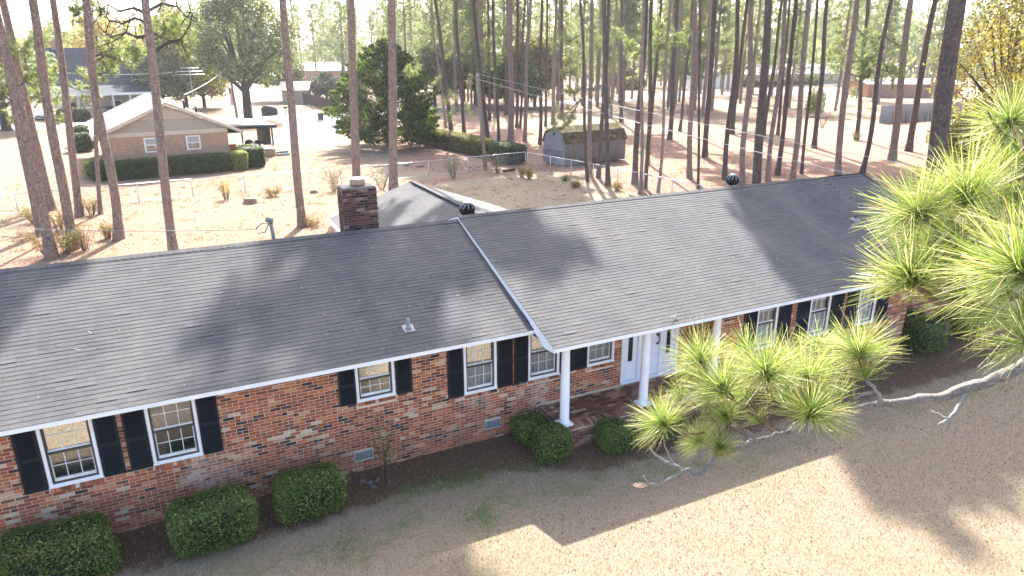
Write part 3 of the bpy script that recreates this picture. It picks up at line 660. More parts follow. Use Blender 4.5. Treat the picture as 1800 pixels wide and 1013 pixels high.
# front door with sidelights
x0, x1, z0, zt = DOOR; y = YW
m = MB()
for a, b in ((x0, x0+.10), (9.72, 9.86), (10.35+.02, 10.35+.16), (x1-.10, x1)): m.box(a, b, y-.02, y+.12, z0+.03, zt)
m.box(x0, x1, y-.06, y+.12, z0-.03, z0+.028)
df = m.build('door_frame', M['whited'], house)
def leaf(xa, xb, name, glass, panels):
    m = MB(); ga, gb, gz0, gz1 = glass
    for a, b, c, d in ((xa, ga, z0+.03, zt), (gb, xb, z0+.03, zt), (ga, gb, z0+.03, gz0), (ga, gb, gz1, zt)):
        if d > c: m.box(a, b, y+.05, y+.09, c, d)
    for a, b, c, d in panels: m.box(a, b, y+.042, y+.0495, c, d)
    o = m.build(name, M['whited'], house)
    MB().box(ga, gb, y+.066, y+.07, gz0, gz1).build('pane', M['glassdoor'], o)
    return o
leaf(9.335, 9.718, 'sidelight', (9.46, 9.60, z0+.50, zt), [(9.42, 9.64, z0+.12, z0+.40)])
leaf(10.512, 10.848, 'sidelight', (10.62, 10.75, z0+.50, zt), [(10.57, 10.80, z0+.12, z0+.40)])
d = leaf(9.862, 10.368, 'door', (10.03, 10.10, z0+.75, zt), [(9.90, 10.30, z0+.12, z0+.62), (10.15, 10.27, z0+.75, z0+1.5)])
m = MB(); hx, hz = 10.325, z0+1.02
m.lathe((hx, y+.03, hz+.21), [(.034, -.012), (.034, .012)], 12); m.tube([(hx, y+.045, hz+.21), (hx, y+.005, hz+.21)], [.036, .03], 12)
m.tube([(hx, y+.045, hz+.06), (hx, y+.0, hz+.06)], [.04, .034], 12); m.tube([(hx, y+.02, hz+.05), (hx+.02, y-.035, hz-.02), (hx+.015, y-.03, hz-.10), (hx-.01, y+.01, hz-.17)], .012, 8); m.tube([(hx, y+.045, hz-.18), (hx, y+.015, hz-.18)], .028, 12)
m.build('handle', M['blackm'], d)
m = MB(); m.box(9.7, 9.95, y+.2, y+.22, z0, zt); m.box(x0, x1, y+.19, y+.2, z0, zt); m.build('dark_interior', M['dark'], df)

# porch: core, pavers, rowlock edge, brick face
px0, px1, py0, pz = PORCH
m = MB(); m.box(px0+.012, px1-.002, py0+.012, YW-.001, -.1, pz-.022)
porch = m.build('porch', M['mortar'], house)
pav_me = MB().box(-.098, .098, -.047, .047, 0, .03).mesh('paver', M['brickporch'])
rl_me = MB().box(-.0305, .0305, -.098, .098, -.075, 0).mesh('brick', M['brickporch'])
n = int((px1-px0)/.0755)
for i in range(n): link('brick', rl_me, porch, loc=(px0+.035+i*.0755-HO[0], py0+.1+rnd.uniform(-.004, .004)-HO[1], pz+rnd.uniform(-.003, .003)))
for i in range(13):
    o = link('brick', rl_me, porch, loc=(px0+.1-HO[0], py0+.245+i*.0755-HO[1], pz+rnd.uniform(-.003, .003))); o.rotation_euler.z = R(90)
yy = py0+.26; k = 0
while yy < YW-.03:
    xx = px0+.31+(.105 if k % 2 else 0)
    while xx < px1-.1:
        link('paver', pav_me, porch, loc=(xx-HO[0], yy-HO[1], pz-.035+rnd.uniform(-.003, .003))); xx += .207
    yy += .104; k += 1
m = MB()
for a, b, z in courses(px0, px1, -.02, pz-.085, [], 8): m.box(a, b, py0+rnd.uniform(-.003, .002), py0+.04, z, z+BH)
for a, b, z in courses(py0+.05, YW, -.02, pz-.085, [], 9): m.box(px0+rnd.uniform(-.003, .002), px0+.04, a, b, z, z+BH)
m.build('brick_face', M['brickporch'], porch, kind='stuff')

# round tapered columns
for cx in (7.05, 9.17, 11.235):
    m = MB(); c = (cx, 11.83, 0)
    m.lathe((cx, 11.83, pz), [(.125, .05), (.130, .07), (.118, .085), (.105, .11), (.104, .6), (.098, 1.2), (.090, 1.83), (.105, 1.85), (.108, 1.87), (.108, 1.88)], 24)
    o = m.build('column', M['white'], house)
    MB().box(cx-.15, cx+.15, 11.68, 11.98, pz+.002, pz+.05).build('plinth', M['white'], o)
    MB().box(cx-.12, cx+.12, 11.71, 11.95, pz+1.88, 2.484).build('capital', M['white'], o)

# ------------------------------------------------------------------ roofs
class Plane:
    """a sloping shingle plane: origin on the eave, u along it, v up the slope"""
    def __init__(s, o, u, v):
        s.o = np.array(o, float); s.u = np.array(u, float); s.v = np.array(v, float); s.v /= np.linalg.norm(s.v); s.n = np.cross(s.u, s.v)
    def p(s, a, b, h=0): return s.o+a*s.u+b*s.v+h*s.n
EXP, TW = .116, .305
def tab_box(pl, a0, a1, b0, h):
    return [pl.p(a0, b0, -.006), pl.p(a1, b0, -.006), pl.p(a1, b0, h), pl.p(a0, b0, h), pl.p(a0, b0+EXP+.03, -.007), pl.p(a1, b0+EXP+.03, -.007), pl.p(a1, b0+EXP+.03, .0005), pl.p(a0, b0+EXP+.03, .0005)]
TABF = [(0, 1, 2, 3), (3, 2, 6, 7), (0, 3, 7, 4), (1, 5, 6, 2)]
def shingles(pl, U, V, mb, seed, drop=None, lim=None):
    r = random.Random(seed); out = []
    nr = int(math.ceil(V/EXP))
    for k in range(nr):
        b0 = k*EXP
        if b0+EXP > V+.05: continue
        u = -(TW/2 if k % 2 else 0)-r.uniform(0, .03)
        while u < U:
            a0, a1 = max(u+.0016, 0), min(u+TW-.0016, U)
            if lim: a0, a1 = max(a0, lim(b0)[0]), min(a1, lim(b0)[1])
            if a1-a0 > .03:
                h = .0068+r.random()*.003+(.006 if r.random() < .03 else 0)
                out.append((a0, a1, b0, h, (drop(a0) if drop else 0)))
            u += TW
    return out
roof = None
def deck(name, prof, x0, x1, mat):
    m = MB(); m.prism([(x0, yy, zz) for yy, zz in prof], (x1-x0, 0, 0)); return m.build(name, mat, house)
# lower (left) roof and upper (right) roof
def gable_prof(ye, ze, sl, th=.16, dn=.02):
    zr = ze+sl*(YR-ye); yb = 2*YR-ye
    return [(ye+.03, ze-dn), (YR, zr-dn), (yb, ze-dn), (yb, ze-th), (YR, zr-th), (ye+.03, ze-.10)]
roofL = deck('roof', gable_prof(YE, ZE, SL), XL-.3, XG+.25, M['roofdeck'])
roofR = deck('roof', gable_prof(YE2, ZE2, SR, dn=.075), XG+.03, XEND-.03, M['roofdeck'])
cs = math.hypot(1, SL); cr_ = math.hypot(1, SR)
plL = Plane((XL-.3, YE-.012, ZE-.004), (1, 0, 0), (0, 1, SL)); VL = (YR-YE+.012)*cs
plR = Plane((XG-.01, YE2-.012, ZE2-.004), (1, 0, 0), (0, 1, SR)); VR = (YR-YE2+.012)*cr_
bL = Plane((XG+.25, 2*YR-YE, ZE), (-1, 0, 0), (0, -1, SL)); bR = Plane((XEND, 2*YR-YE2, ZE2), (-1, 0, 0), (0, -1, SR))
tabs = [(plL, roofL)+t for t in shingles(plL, XG+.25-XL+.3, VL, None, 11)]
tabs += [(plR, roofR)+t for t in shingles(plR, XEND-XG+.02, VR, None, 12, drop=lambda a: -.04 if a+XG > 19.55 else 0)]
tabs += [(bL, roofL)+t for t in shingles(bL, XG+.25-XL, VL, None, 13)]+[(bR, roofR)+t for t in shingles(bR, XEND-XG, VR, None, 14)]
def tcen(t): return t[0].p((t[2]+t[3])/2, t[4]+EXP/2)
cand = [i for i, t in enumerate(tabs) if abs(t[3]-t[2]-(TW-.0032)) < .002 and inframe(tcen(t), -10) and t[6] == 0 and t[0] in (plL, plR)]
cand.sort(key=lambda i: np.linalg.norm(tcen(tabs[i])-CAMP))
pick = set(cand[:300]); tmesh = {}
mbs = {id(roofL): (MB(), roofL), id(roofR): (MB(), roofR)}
for i, t in enumerate(tabs):
    pl, rf, a0, a1, b0, h, dr = t
    if i in pick:
        key = (id(pl), round(h*500))
        if key not in tmesh:
            o = pl.p((a0+a1)/2, b0); tmesh[key] = MB().add([q-o for q in tab_box(pl, a0, a1, b0, h)], TABF).mesh('shingle', M['shingle'])
        c = pl.p((a0+a1)/2, b0); link('shingle', tmesh[key], rf, loc=(c[0]-HO[0], c[1]-HO[1], c[2]))
    else:
        vv = tab_box(pl, a0, a1, b0, h)
        if dr: vv = [q+pl.n*dr for q in vv]
        mbs[id(rf)][0].add(vv, TABF)
for mb_, rf in mbs.values(): mb_.build('shingle', M['shingle'], rf, kind='stuff')
def caps(x0, x1, zr, sl, rf, xdrop=None):
    m = MB(); x = x0
    while x < x1:
        d = -.04 if xdrop and x > xdrop else 0; xe = min(x+.16, x1)
        for sg in (-1, 1):
            v = np.array([0, sg, -sl]); v /= np.linalg.norm(v); n_ = np.array([0, sg*sl, 1.0]); n_ /= np.linalg.norm(n_)
            o = np.array([0, YR, zr+.010+d])
            m.add([o+np.array([x, 0, 0])+n_*.012, o+np.array([x, 0, 0])+n_*.012+v*.14, o+np.array([x, 0, 0])+v*.14-n_*.01, o+np.array([xe, 0, 0])+n_*.002, o+np.array([xe, 0, 0])+n_*.002+v*.14, o+np.array([xe, 0, 0])+v*.14-n_*.012],
                  [(0, 1, 4, 3) if sg < 0 else (3, 4, 1, 0), (1, 2, 5, 4), (0, 2, 1)])
        x += .14
    m.build('ridge_cap', M['shingle'], rf, kind='stuff')
caps(XL-.3, XG+.2, ZRL, SL, roofL); caps(XG-.01, XEND, ZRR, SR, roofR, 19.55)
# white fascia, soffits, rake boards
MB().box(XL-.3, XG-.004, YE, YE+.028, ZE-.10, ZE-.006).build('fascia', M['white'], house)
MB().box(XG+.03, XEND-.03, YE2, YE2+.028, ZE2-.103, ZE2-.006).build('fascia', M['white'], house)
m = MB(); m.box(XL-.3, XG+.02, YE+.03, YW+.02, ZE-.096, ZE-.085); m.build('soffit', M['white'], house)
m = MB(); m.box(XG+.05, XEND-.04, YE2+.03, YF+.02, ZE2-.1, ZE2-.09); m.box(XG+.05, 11.4, YF+.021, YW+.02, ZE2-.101, ZE2-.091); m.box(18.4, XEND-.04, YF+.021, YW+.03, ZE2-.1, ZE2-.09); m.build('soffit', M['white'], house)
zr_ = lambda yy: ZE2+SR*(yy-YE2)
for x0, x1 in ((XG-.005, XG+.025), (XEND-.027, XEND+.003)):
    m = MB()
    m.prism([(x0, YE2-.004, ZE2-.004), (x0, YR, zr_(YR)-.004), (x0, YR, zr_(YR)-.165), (x0, 12.62, zr_(12.62)-.16), (x0, 12.42, zr_(12.42)-.26), (x0, 12.20, zr_(12.20)-.235), (x0, 12.02, zr_(12.02)-.30), (x0, 11.80, zr_(11.8)-.235), (x0, YE2-.004, ZE2-.108)], (x1-x0, 0, 0))
    m.prism([(x0, YR+.001, zr_(YR)-.005), (x0, 2*YR-YE2, ZE2-.004), (x0, 2*YR-YE2, ZE2-.12), (x0, YR+.001, zr_(YR)-.165)], (x1-x0, 0, 0))
    m.build('rake_board', M['white'] if x0 < 10 else M['roofdeck'], house)
m = MB(); m.prism([(XG+.2, YW, 2.5), (XG+.2, YR, ZRR-.17), (XG+.2, 20.5, 2.6)], (.05, 0, 0)); m.build('gable_wall', M['white'], house)
m = MB(); m.prism([(21.4, YW, 2.5), (21.4, YR, ZRR-.2), (21.4, 20.5, 2.6)], (.05, 0, 0)); m.build('gable_wall', M['white'], house)

# pine needles and bits lying on the shingles
r_n = np.random.default_rng(17); V = []; n = 420
for pl, U_, W_ in ((plL, 15.4, VL), (plR, 15.2, VR)):
    for i in range(n//2):
        a_, b_ = r_n.uniform(0, U_), r_n.uniform(.1, W_-.1); th = r_n.random()*3.14; l = r_n.uniform(.012, .06); w_ = r_n.uniform(.002, .005)
        c_ = pl.p(a_, b_, .02); du = pl.u*math.cos(th)+pl.v*math.sin(th); dv = -pl.u*math.sin(th)+pl.v*math.cos(th)
        V += [c_-du*l-dv*w_, c_+du*l-dv*w_, c_+du*l+dv*w_, c_-du*l+dv*w_]
link('roof_litter', np_mesh('roof_litter', np.array(V), np.arange(len(V)).reshape(-1, 4), [M['leaflit']]), kind='stuff', label='pine needles and small twigs lying on the shingle roofs', cat='litter')

# rear wing with its own ridge
RX, RZ, RS, RY0, RY1 = 7.70, 4.0, .352, 17.4, 24.05
m = MB(); m.prism([(4.72, RY1, RZ-RS*2.98-.02), (RX, RY1, RZ-.02), (11.15, RY1, RZ-RS*3.45-.02), (11.15, RY1, RZ-RS*3.45-.15), (RX, RY1, RZ-.17), (4.72, RY1, RZ-RS*2.98-.15)], (0, RY0-RY1, 0))
rw = m.build('rear_roof', M['roofdeck'], house)
pA = Plane((4.70, RY1+.02, RZ-RS*3.0), (0, -1, 0), (1, 0, RS)); pB = Plane((11.17, RY0, RZ-RS*3.47), (0, 1, 0), (-1, 0, RS)); q = math.hypot(1, RS)
m = MB()
for pl, W_ in ((pA, 3.0*q), (pB, 3.47*q)):
    for a0, a1, b0, h, _ in shingles(pl, RY1-RY0+.02, W_, None, 21): m.add(tab_box(pl, a0, a1, b0, h*.45), TABF)
m.build('shingle', M['shingle'], rw, kind='stuff')
MB().bar((RX, RY0+.4, RZ+.03), (RX, RY1-.35, RZ+.03), .16, .05).build('ridge_vent', M['roofdeck'], rw)
m = MB(); m.box(4.68, 4.71, RY0+1, RY1, RZ-RS*3.0-.16, RZ-RS*3.0-.01); m.box(11.16, 11.19, RY0+1, RY1, RZ-RS*3.47-.16, RZ-RS*3.47-.01)
m.build('rear_fascia', M['white'], rw)
m = MB(); m.prism([(4.68, RY1+.001, RZ-RS*3.02), (RX, RY1+.001, RZ-.005), (RX, RY1+.001, RZ-.17), (4.68, RY1+.001, RZ-RS*3.02-.16)], (0, .03, 0)); m.prism([(11.19, RY1+.001, RZ-RS*3.49), (RX+.001, RY1+.001, RZ-.005), (RX+.001, RY1+.001, RZ-.17), (11.19, RY1+.001, RZ-RS*3.49-.16)], (0, .03, 0))
m.build('rear_rake', M['roofdeck'], rw)
m = MB(); m.box(5.1, 10.8, 20.9, RY1-.3, -.05, RZ-RS*3.4-.1); m.build('rear_wall', M['fbrick'], house)

# chimney
CX0, CX1, CY0, CY1, CZ = 3.70, 4.56, 17.02, 17.62, 5.21
m = MB(); m.box(CX0+.012, CX1-.012, CY0+.012, CY1-.012, 3.0, CZ); ch = m.build('chimney', M['mortard'], house)
m = MB()
for a, b, z in courses(CX0, CX1, 3.9, CZ+.03, [], 31, .2):
    m.box(a, b, CY0+rnd.uniform(-.004, .003), CY0+.03, z, z+BH); m.box(a, b, CY1-.03, CY1, z, z+BH)
for a, b, z in courses(CY0+.032, CY1-.032, 3.9, CZ+.03, [], 32, .2): m.box(CX0+rnd.uniform(-.004, .003), CX0+.03, a, b, z, z+BH); m.box(CX1-.03, CX1, a, b, z, z+BH)
m.build('brick', M['brickdark'], ch, kind='stuff')
MB().box(CX0+.03, CX1-.03, CY0+.03, CY1-.03, CZ+.001, CZ+.022).build('cap', M['capstone'], ch)
m = MB(); m.lathe(((CX0+CX1)/2+.03, (CY0+CY1)/2, CZ+.05), [(.19, 0), (.185, .13), (.15, .135)], 20); fl = m.build('flue', M['clay'], ch)
MB().lathe(((CX0+CX1)/2+.03, (CY0+CY1)/2, CZ+.18), [(.19, 0.006), (.20, .012), (.19, .03), (.05, .035)], 20).build('flue_lid', M['steel'], fl)

# turbine ventilators, vent pipes, service mast
def turbine(px, py, x=None):
    c = at(px, y=py); zb = c[2]
    m = MB(); rr = .215
    m.lathe((c[0], py, zb-rr), [(.15, -.35), (.15, 0), (.17, .02)], 16); b = m.build('roof_ventilator', M['blackm'], house)
    m = MB(); n = 20
    for i in range(n):
        V = []; F = []
        for k in range(9):
            ph = -1.15+2.4*k/8; th = 2*math.pi*i/n+.35*k/8
            for e, dr in ((0, 0), (.30, -.05)):
                q_ = (rr+dr)*math.cos(ph*.93); V.append((c[0]+q_*math.cos(th+e), py+q_*math.sin(th+e), zb+rr*.85*math.sin(ph)))
            if k: F.append((2*k-2, 2*k-1, 2*k+1, 2*k))
        m.add(V, F, smooth=True)
    m.build('turbine_vane', M['blackm'], b, kind='stuff')
    MB().lathe((c[0], py, zb+rr*.8), [(.10, 0), (.09, .03), (.02, .04)], 14).build('turbine_cap', M['metal'], b)
    m = MB()
    for i in range(10): 
        th = 2*math.pi*i/10; m.tube([(c[0]+(rr+.006)*math.cos(p_)*math.cos(th+p_*.3), py+(rr+.006)*math.cos(p_)*math.sin(th+p_*.3), zb+rr*.86*math.sin(p_)) for p_ in (.15, .5, .85, 1.2)], .007, 5)
    m.build('turbine_rib', M['metal'], b)
turbine((821, 368), 17.25); turbine((1288, 317), 17.3)
def pipe(px, pl, mat, h=.22, fl=.115, r=.036):
    # where the pixel's ray meets the roof plane
    v = ray(px); t = np.dot(pl.o-CAMP, pl.n)/np.dot(v, pl.n); c = CAMP+t*v
    m = MB(); m.tube([c-np.array([0, 0, .1]), c+np.array([0, 0, h])], r, 14); o = m.build('vent_pipe', mat, house)
    m = MB(); m.obox(c+pl.n*.012, pl.u, pl.v, pl.n, fl, fl, .006); m.lathe(c, [(r+.04, 0), (r+.012, .07)], 14); m.build('pipe_flashing', M['alum'], o)
pipe((718, 578), plL, M['pipegrey']); pipe((1503, 387), plR, M['rust'], .16, .12, .045)
mp = at((482, 424), y=17.4); m = MB(); top = at((476, 392), y=17.4)
m.tube([(mp[0], 17.4, mp[2]-.6), mp, top], .045, 12); m.tube([top, top+np.array([.0, 0, .07]), top+np.array([-.06, -.02, .10]), top+np.array([-.09, -.03, .03])], [.06, .075, .07, .05], 12)
mast = m.build('service_mast', M['pipegrey'], house)
m = MB()
w0 = top+np.array([-.05, 0, -.02]); ins = at((454, 403), y=17.6)
m.tube([w0, w0+np.array([-.15, .03, .03]), w0+np.array([-.3, .05, -.10]), ins], .012, 6); m.tube([w0, w0+np.array([-.1, .03, -.2]), w0+np.array([-.25, .05, -.22]), ins], .012, 6)
m.build('service_cable', M['blackm'], mast)
# ------------------------------------------------------------------ foliage builders
def unit(v): return v/(np.linalg.norm(v, axis=-1, keepdims=True)+1e-9)
def leaf_cloud(P, Nrm, size, r, spread=.7, asp=.6, jit=.4):
    """one small quad leaf per point, facing roughly along Nrm; returns verts, faces"""
    n = len(P)
    nn = unit(Nrm+r.normal(0, spread, (n, 3)))
    a = unit(np.cross(nn, r.normal(0, 1, (n, 3)))); b = np.cross(nn, a)
    s = (size*(1-jit+2*jit*r.random(n)))[:, None]
    V = np.stack([P-a*s, P+b*s*asp, P+a*s, P-b*s*asp], 1)
    return V.reshape(-1, 3), np.arange(4*n).reshape(n, 4)
def lumps(D, r, k, amp, sig=.35):
    """smooth random bumps over directions"""
    C = unit(r.normal(0, 1, (k, 3))); A = r.normal(0, amp, k)
    return (np.exp(-((D[:, None, :]-C[None])**2).sum(2)/(2*sig*sig))*A).sum(1)
def shrub_mesh(name, dims, n, leaf, mat, seed, pw=4.0, lump=.05, inner=.88, depth_=.10, roundtop=0.0):
    """a clipped shrub: dark twiggy core with a skin of leaves; dims = (x, y, z) full sizes, base at z=0"""
    r = np.random.default_rng(seed); hx, hy, hz = dims[0]/2, dims[1]/2, dims[2]/2
    def surf(D):
        # equal-area-ish points on a super-ellipsoid
        q = (np.abs(D[:, 0])**pw+np.abs(D[:, 1])**pw+np.abs(D[:, 2])**pw)**(-1/pw)
        S = D*q[:, None]*(1+lumps(D, np.random.default_rng(seed+1), 26, lump)[:, None])
        return S*np.array([hx, hy, hz])
    # sample with area weighting by sampling a box
    ar = np.array([dims[1]*dims[2]]*2+[dims[0]*dims[2]]*2+[dims[0]*dims[1]*1.2, dims[0]*dims[1]*.3]); f = r.choice(6, n, p=ar/ar.sum())
    D = r.uniform(-1, 1, (n, 3))
    for i, (ax, sg) in enumerate(((0, -1), (0, 1), (1, -1), (1, 1), (2, 1), (2, -1))): D[f == i, ax] = sg
    S = surf(unit(D)*1.0 if pw < 2.5 else D/np.linalg.norm(D, axis=1, keepdims=True))
    N = unit(S/np.array([hx, hy, hz])**2)
    dl = r.random(n)**1.5*depth_
    out = (r.random(n) < .06)*r.random(n)**2*.13
    P = S-N*(dl-out)[:, None]*1.0
    V, F = leaf_cloud(P, N*.8+np.array([0, 0, .5]), leaf, r)
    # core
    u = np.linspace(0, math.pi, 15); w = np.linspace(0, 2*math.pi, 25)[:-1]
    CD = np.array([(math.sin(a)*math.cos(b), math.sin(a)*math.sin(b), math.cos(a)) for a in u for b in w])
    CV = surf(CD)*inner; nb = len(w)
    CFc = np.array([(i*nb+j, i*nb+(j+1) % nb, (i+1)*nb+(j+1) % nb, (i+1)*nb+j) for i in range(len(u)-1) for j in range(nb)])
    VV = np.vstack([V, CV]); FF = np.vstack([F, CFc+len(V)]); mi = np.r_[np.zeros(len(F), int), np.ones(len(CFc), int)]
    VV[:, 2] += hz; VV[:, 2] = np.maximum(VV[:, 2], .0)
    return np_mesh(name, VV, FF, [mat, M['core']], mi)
def shrub(name, base, dims, label, cat='shrub', n=9000, leaf=.022, mat='box', seed=1, rz=0.0, group=None, **kw):
    o = link(name, shrub_mesh(name, dims, n, leaf, M[mat], seed, **kw), None, loc=base, label=label, cat=cat, group=group)
    o.rotation_euler.z = rz; return o

def puffs(C, Dr, n, L, w, r, cone=1.0, droop=.15):
    """bundles of needles: at every centre C a spray of n thin triangles of length L roughly along Dr"""
    m = len(C)
    d = unit(Dr[:, None, :]*cone*r.random((m, n, 1))+r.normal(0, 1, (m, n, 3))*.75)
    d[:, :, 2] -= droop; d = unit(d)
    side = unit(np.cross(d, r.normal(0, 1, (m, n, 3))))*w/2
    ll = L*(.7+.5*r.random((m, n, 1)))
    c = C[:, None, :]+d*.02
    V = np.stack([c-side, c+side, c+d*ll], 2).reshape(-1, 3)
    return V, np.arange(len(V)).reshape(-1, 3)

def crown_mesh(name, seed, mat, rad=3.2, hgt=9.0, nb=26, per=11, n=14, L=.55, w=.05, base_gap=.0, sc_=.28):
    """an open pine crown: limbs leaving a central axis, needle puffs along their outer parts; base at z=0"""
    r = np.random.default_rng(seed); mb = MB(); C = []; D = []
    for i in range(nb):
        z = hgt*(base_gap+(1-base_gap)*(i+r.random())/nb); fr = z/hgt
        rl = rad*(1-.75*fr**1.6)*(.55+.6*r.random()); th = i*2.4+r.normal(0, .4)
        a = np.array([0, 0, z]); up = .1+.5*fr
        mid = a+np.array([math.cos(th)*rl*.5, math.sin(th)*rl*.5, rl*up*.35]); e = a+np.array([math.cos(th)*rl, math.sin(th)*rl, rl*up])
        mb.tube([a, mid, e], [.05, .035, .012], 4, m=1, cap=False)
        for k in range(per):
            t = .35+.65*r.random(); p = (a*(1-t)**2+2*mid*t*(1-t)+e*t*t)+r.normal(0, sc_+.12*rl*.3, 3)*np.array([1, 1, .6])
            C.append(p); D.append(unit(np.array([math.cos(th), math.sin(th), .5+r.normal(0, .3)])))
    mb.tube([(0, 0, 0), (0.1, 0, hgt*.5), (0, .1, hgt)], [.12, .08, .02], 6, m=1, cap=False)
    V, F = puffs(np.array(C), np.array(D), n, L, w, r)
    tv = np.array(mb.v); tf = []
    for q in mb.f:
        tf.append((q[0], q[1], q[2])); 
        if len(q) == 4: tf.append((q[0], q[2], q[3]))
    VV = np.vstack([V, tv]); FF = np.vstack([F, np.array(tf)+len(V)])
    return np_mesh(name, VV, FF, [mat, M['pinebark']], np.r_[np.zeros(len(F), int), np.ones(len(tf), int)])
CROWN = [crown_mesh('crown', 40+i, M['pineshade'], rad=2.9+.2*i, hgt=9+.8*i, nb=28+2*i, per=24, n=15, L=.55, w=.15) for i in range(4)]
CROWNG = [crown_mesh('crown', 50+i, M['pineshade'], rad=3.6, hgt=10, nb=15, per=40, n=16, L=.5, w=.16, sc_=.2) for i in range(3)]
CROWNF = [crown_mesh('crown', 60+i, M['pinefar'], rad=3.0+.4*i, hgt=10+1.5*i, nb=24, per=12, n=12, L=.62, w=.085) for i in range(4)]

def bough_meshdata(mb, C, D, p0, p1, r, rad=.04, twigs=7, spread=.55, per=2):
    p0 = np.asarray(p0, float); p1 = np.asarray(p1, float); Ln = np.linalg.norm(p1-p0)
    mid = (p0+p1)/2+np.array([0, 0, -.08*Ln])+r.normal(0, .06*Ln, 3)
    P = lambda t: p0*(1-t)**2+2*mid*t*(1-t)+p1*t*t
    mb.tube([P(t) for t in (0, .25, .5, .75, 1)], [rad, rad*.85, rad*.65, rad*.45, rad*.2], 6, cap=False)
    for k in range(twigs):
        t = .3+.7*(k+r.random())/twigs; q = P(t); d = unit((p1-p0)/Ln+r.normal(0, .75, 3)+np.array([0, 0, .25])); l = spread*(.5+r.random())
        e = q+d*l; mb.tube([q, q+d*l*.5+np.array([0, 0, -.03*l]), e], [rad*.4, rad*.3, rad*.12], 4, cap=False)
        for j in range(per):
            C.append(q+d*l*(.55+.45*r.random())+r.normal(0, .05, 3)); D.append(d)
def add_boughs(tree, items, seed, mat='pinelow', L=.30, w=.022, n=26, spread=.6, twigs=10, per=3):
    """items: list of (start, end) points; one child mesh 'bough' each"""
    loc = np.array(tree.location)
    for i, (a, b) in enumerate(items):
        r = np.random.default_rng(seed*31+i); mb = MB(); C = []; D = []
        Ln = np.linalg.norm(np.asarray(b)-np.asarray(a))
        bough_meshdata(mb, C, D, a, b, r, rad=.02+.012*Ln, twigs=twigs, spread=spread, per=per)
        bo = mb.build('bough', M['pinebark2'], tree)
        if len(C):
            V, F = puffs(np.array(C), np.array(D), n, L, w, r, droop=.1)
            link('needles', np_mesh('needles', V-loc, F, [M[mat]]), bo, kind='stuff')

def pine(b, xtop, wpx, label, hgt=27.0, crown=0, cz=None, boughs=(), mat='pinebark', cat='tree', cs=1.0, coff=(0, 0), seed=None, group=None, stub=True, dist_base=None):
    """b: pixel of the foot; xtop: pixel x where the trunk leaves the top of the photo; wpx: width in pixels"""
    seed = seed if seed is not None else int(b[0]*7+b[1])
    r = np.random.default_rng(seed)
    base = at(b, z=0); dep = depth(base); mid = at_depth(((b[0]+xtop)/2, b[1]/2), dep); rad = wpx/2*dep/CF*.84
    top = at_depth((xtop, 0), dep); top = base+(top-base)*(1.0)
    # direction in space: keep the same horizontal distance while rising
    v = ray((xtop, 0)); t = np.dot(base-CAMP, np.array([AX[2][0], AX[2][1], 0]))/np.dot(v, np.array([AX[2][0], AX[2][1], 0])); top = CAMP+v*t
    d = (top-base)/(top[2]-base[2]); H = hgt
    root = empty('pine_tree', base, label, cat, group)
    k = 26; pts = []; rr = []
    bend = r.normal(0, .012, 2); wob = r.normal(0, .035, (4, 2))
    for i in range(k+1):
        z = H*i/k; f = i/k
        cz_ = cz if cz is not None else H*.62; sm = min(1, max(0, (z-11.5)/(cz_-11.5))); sm = sm*sm*(3-2*sm)
        lean = d[:2]*min(z, top[2])+d[:2]*.45*max(0, z-top[2])+np.array(coff)*sm
        wv = np.array([sum(wob[q, a]*math.sin((q+1)*f*math.pi*1.5) for q in range(4)) for a in (0, 1)])*min(1, 1.0)*(1 if z > 0.01 else 0)
        pts.append(np.array([lean[0]+wv[0], lean[1]+wv[1], z-.08]))
        fl = 1+.38*math.exp(-z/.35)
        rr.append(rad*fl*(1.07-.72*f**1.25))
    mb = MB(); mb.tube(pts, rr, 14, jit=.045, seed=seed, cap=False)
    if stub:
        for i in range(3):
            z = r.uniform(5, 12); th = r.random()*6.28; q = np.array([np.interp(z, [p[2] for p in pts], [p[0] for p in pts]), np.interp(z, [p[2] for p in pts], [p[1] for p in pts]), z]); l = rad*1.2+r.random()*.5
            mb.tube([q, q+np.array([math.cos(th)*l, math.sin(th)*l, -.05*l])], [.022, .010], 5)
    tr = link('trunk', mb.mesh('trunk', M[mat]), root)
    cz = cz if cz is not None else H*.62
    cm, ch_ = (CROWN[crown % 4], 9+.8*(crown % 4)) if crown < 100 else (CROWNG[crown-100], 10)
    q = np.array([np.interp(cz, [p[2] for p in pts], [p[0] for p in pts]), np.interp(cz, [p[2] for p in pts], [p[1] for p in pts])])
    co = link('crown', cm, root, loc=(q[0], q[1], cz)); sc = (H+1.0-cz)/ch_
    co.scale = (cs, cs, sc); co.rotation_euler.z = r.random()*6.28
    root['_d'] = [float(x) for x in d]
    if boughs:
        items = []
        for (sx, sy), (ex, ey), dd in boughs:
            a = at_depth((sx, sy), dep); e = at_depth((ex, ey), dep+dd); items.append((a, e))
        add_boughs(root, items, seed)
    return root
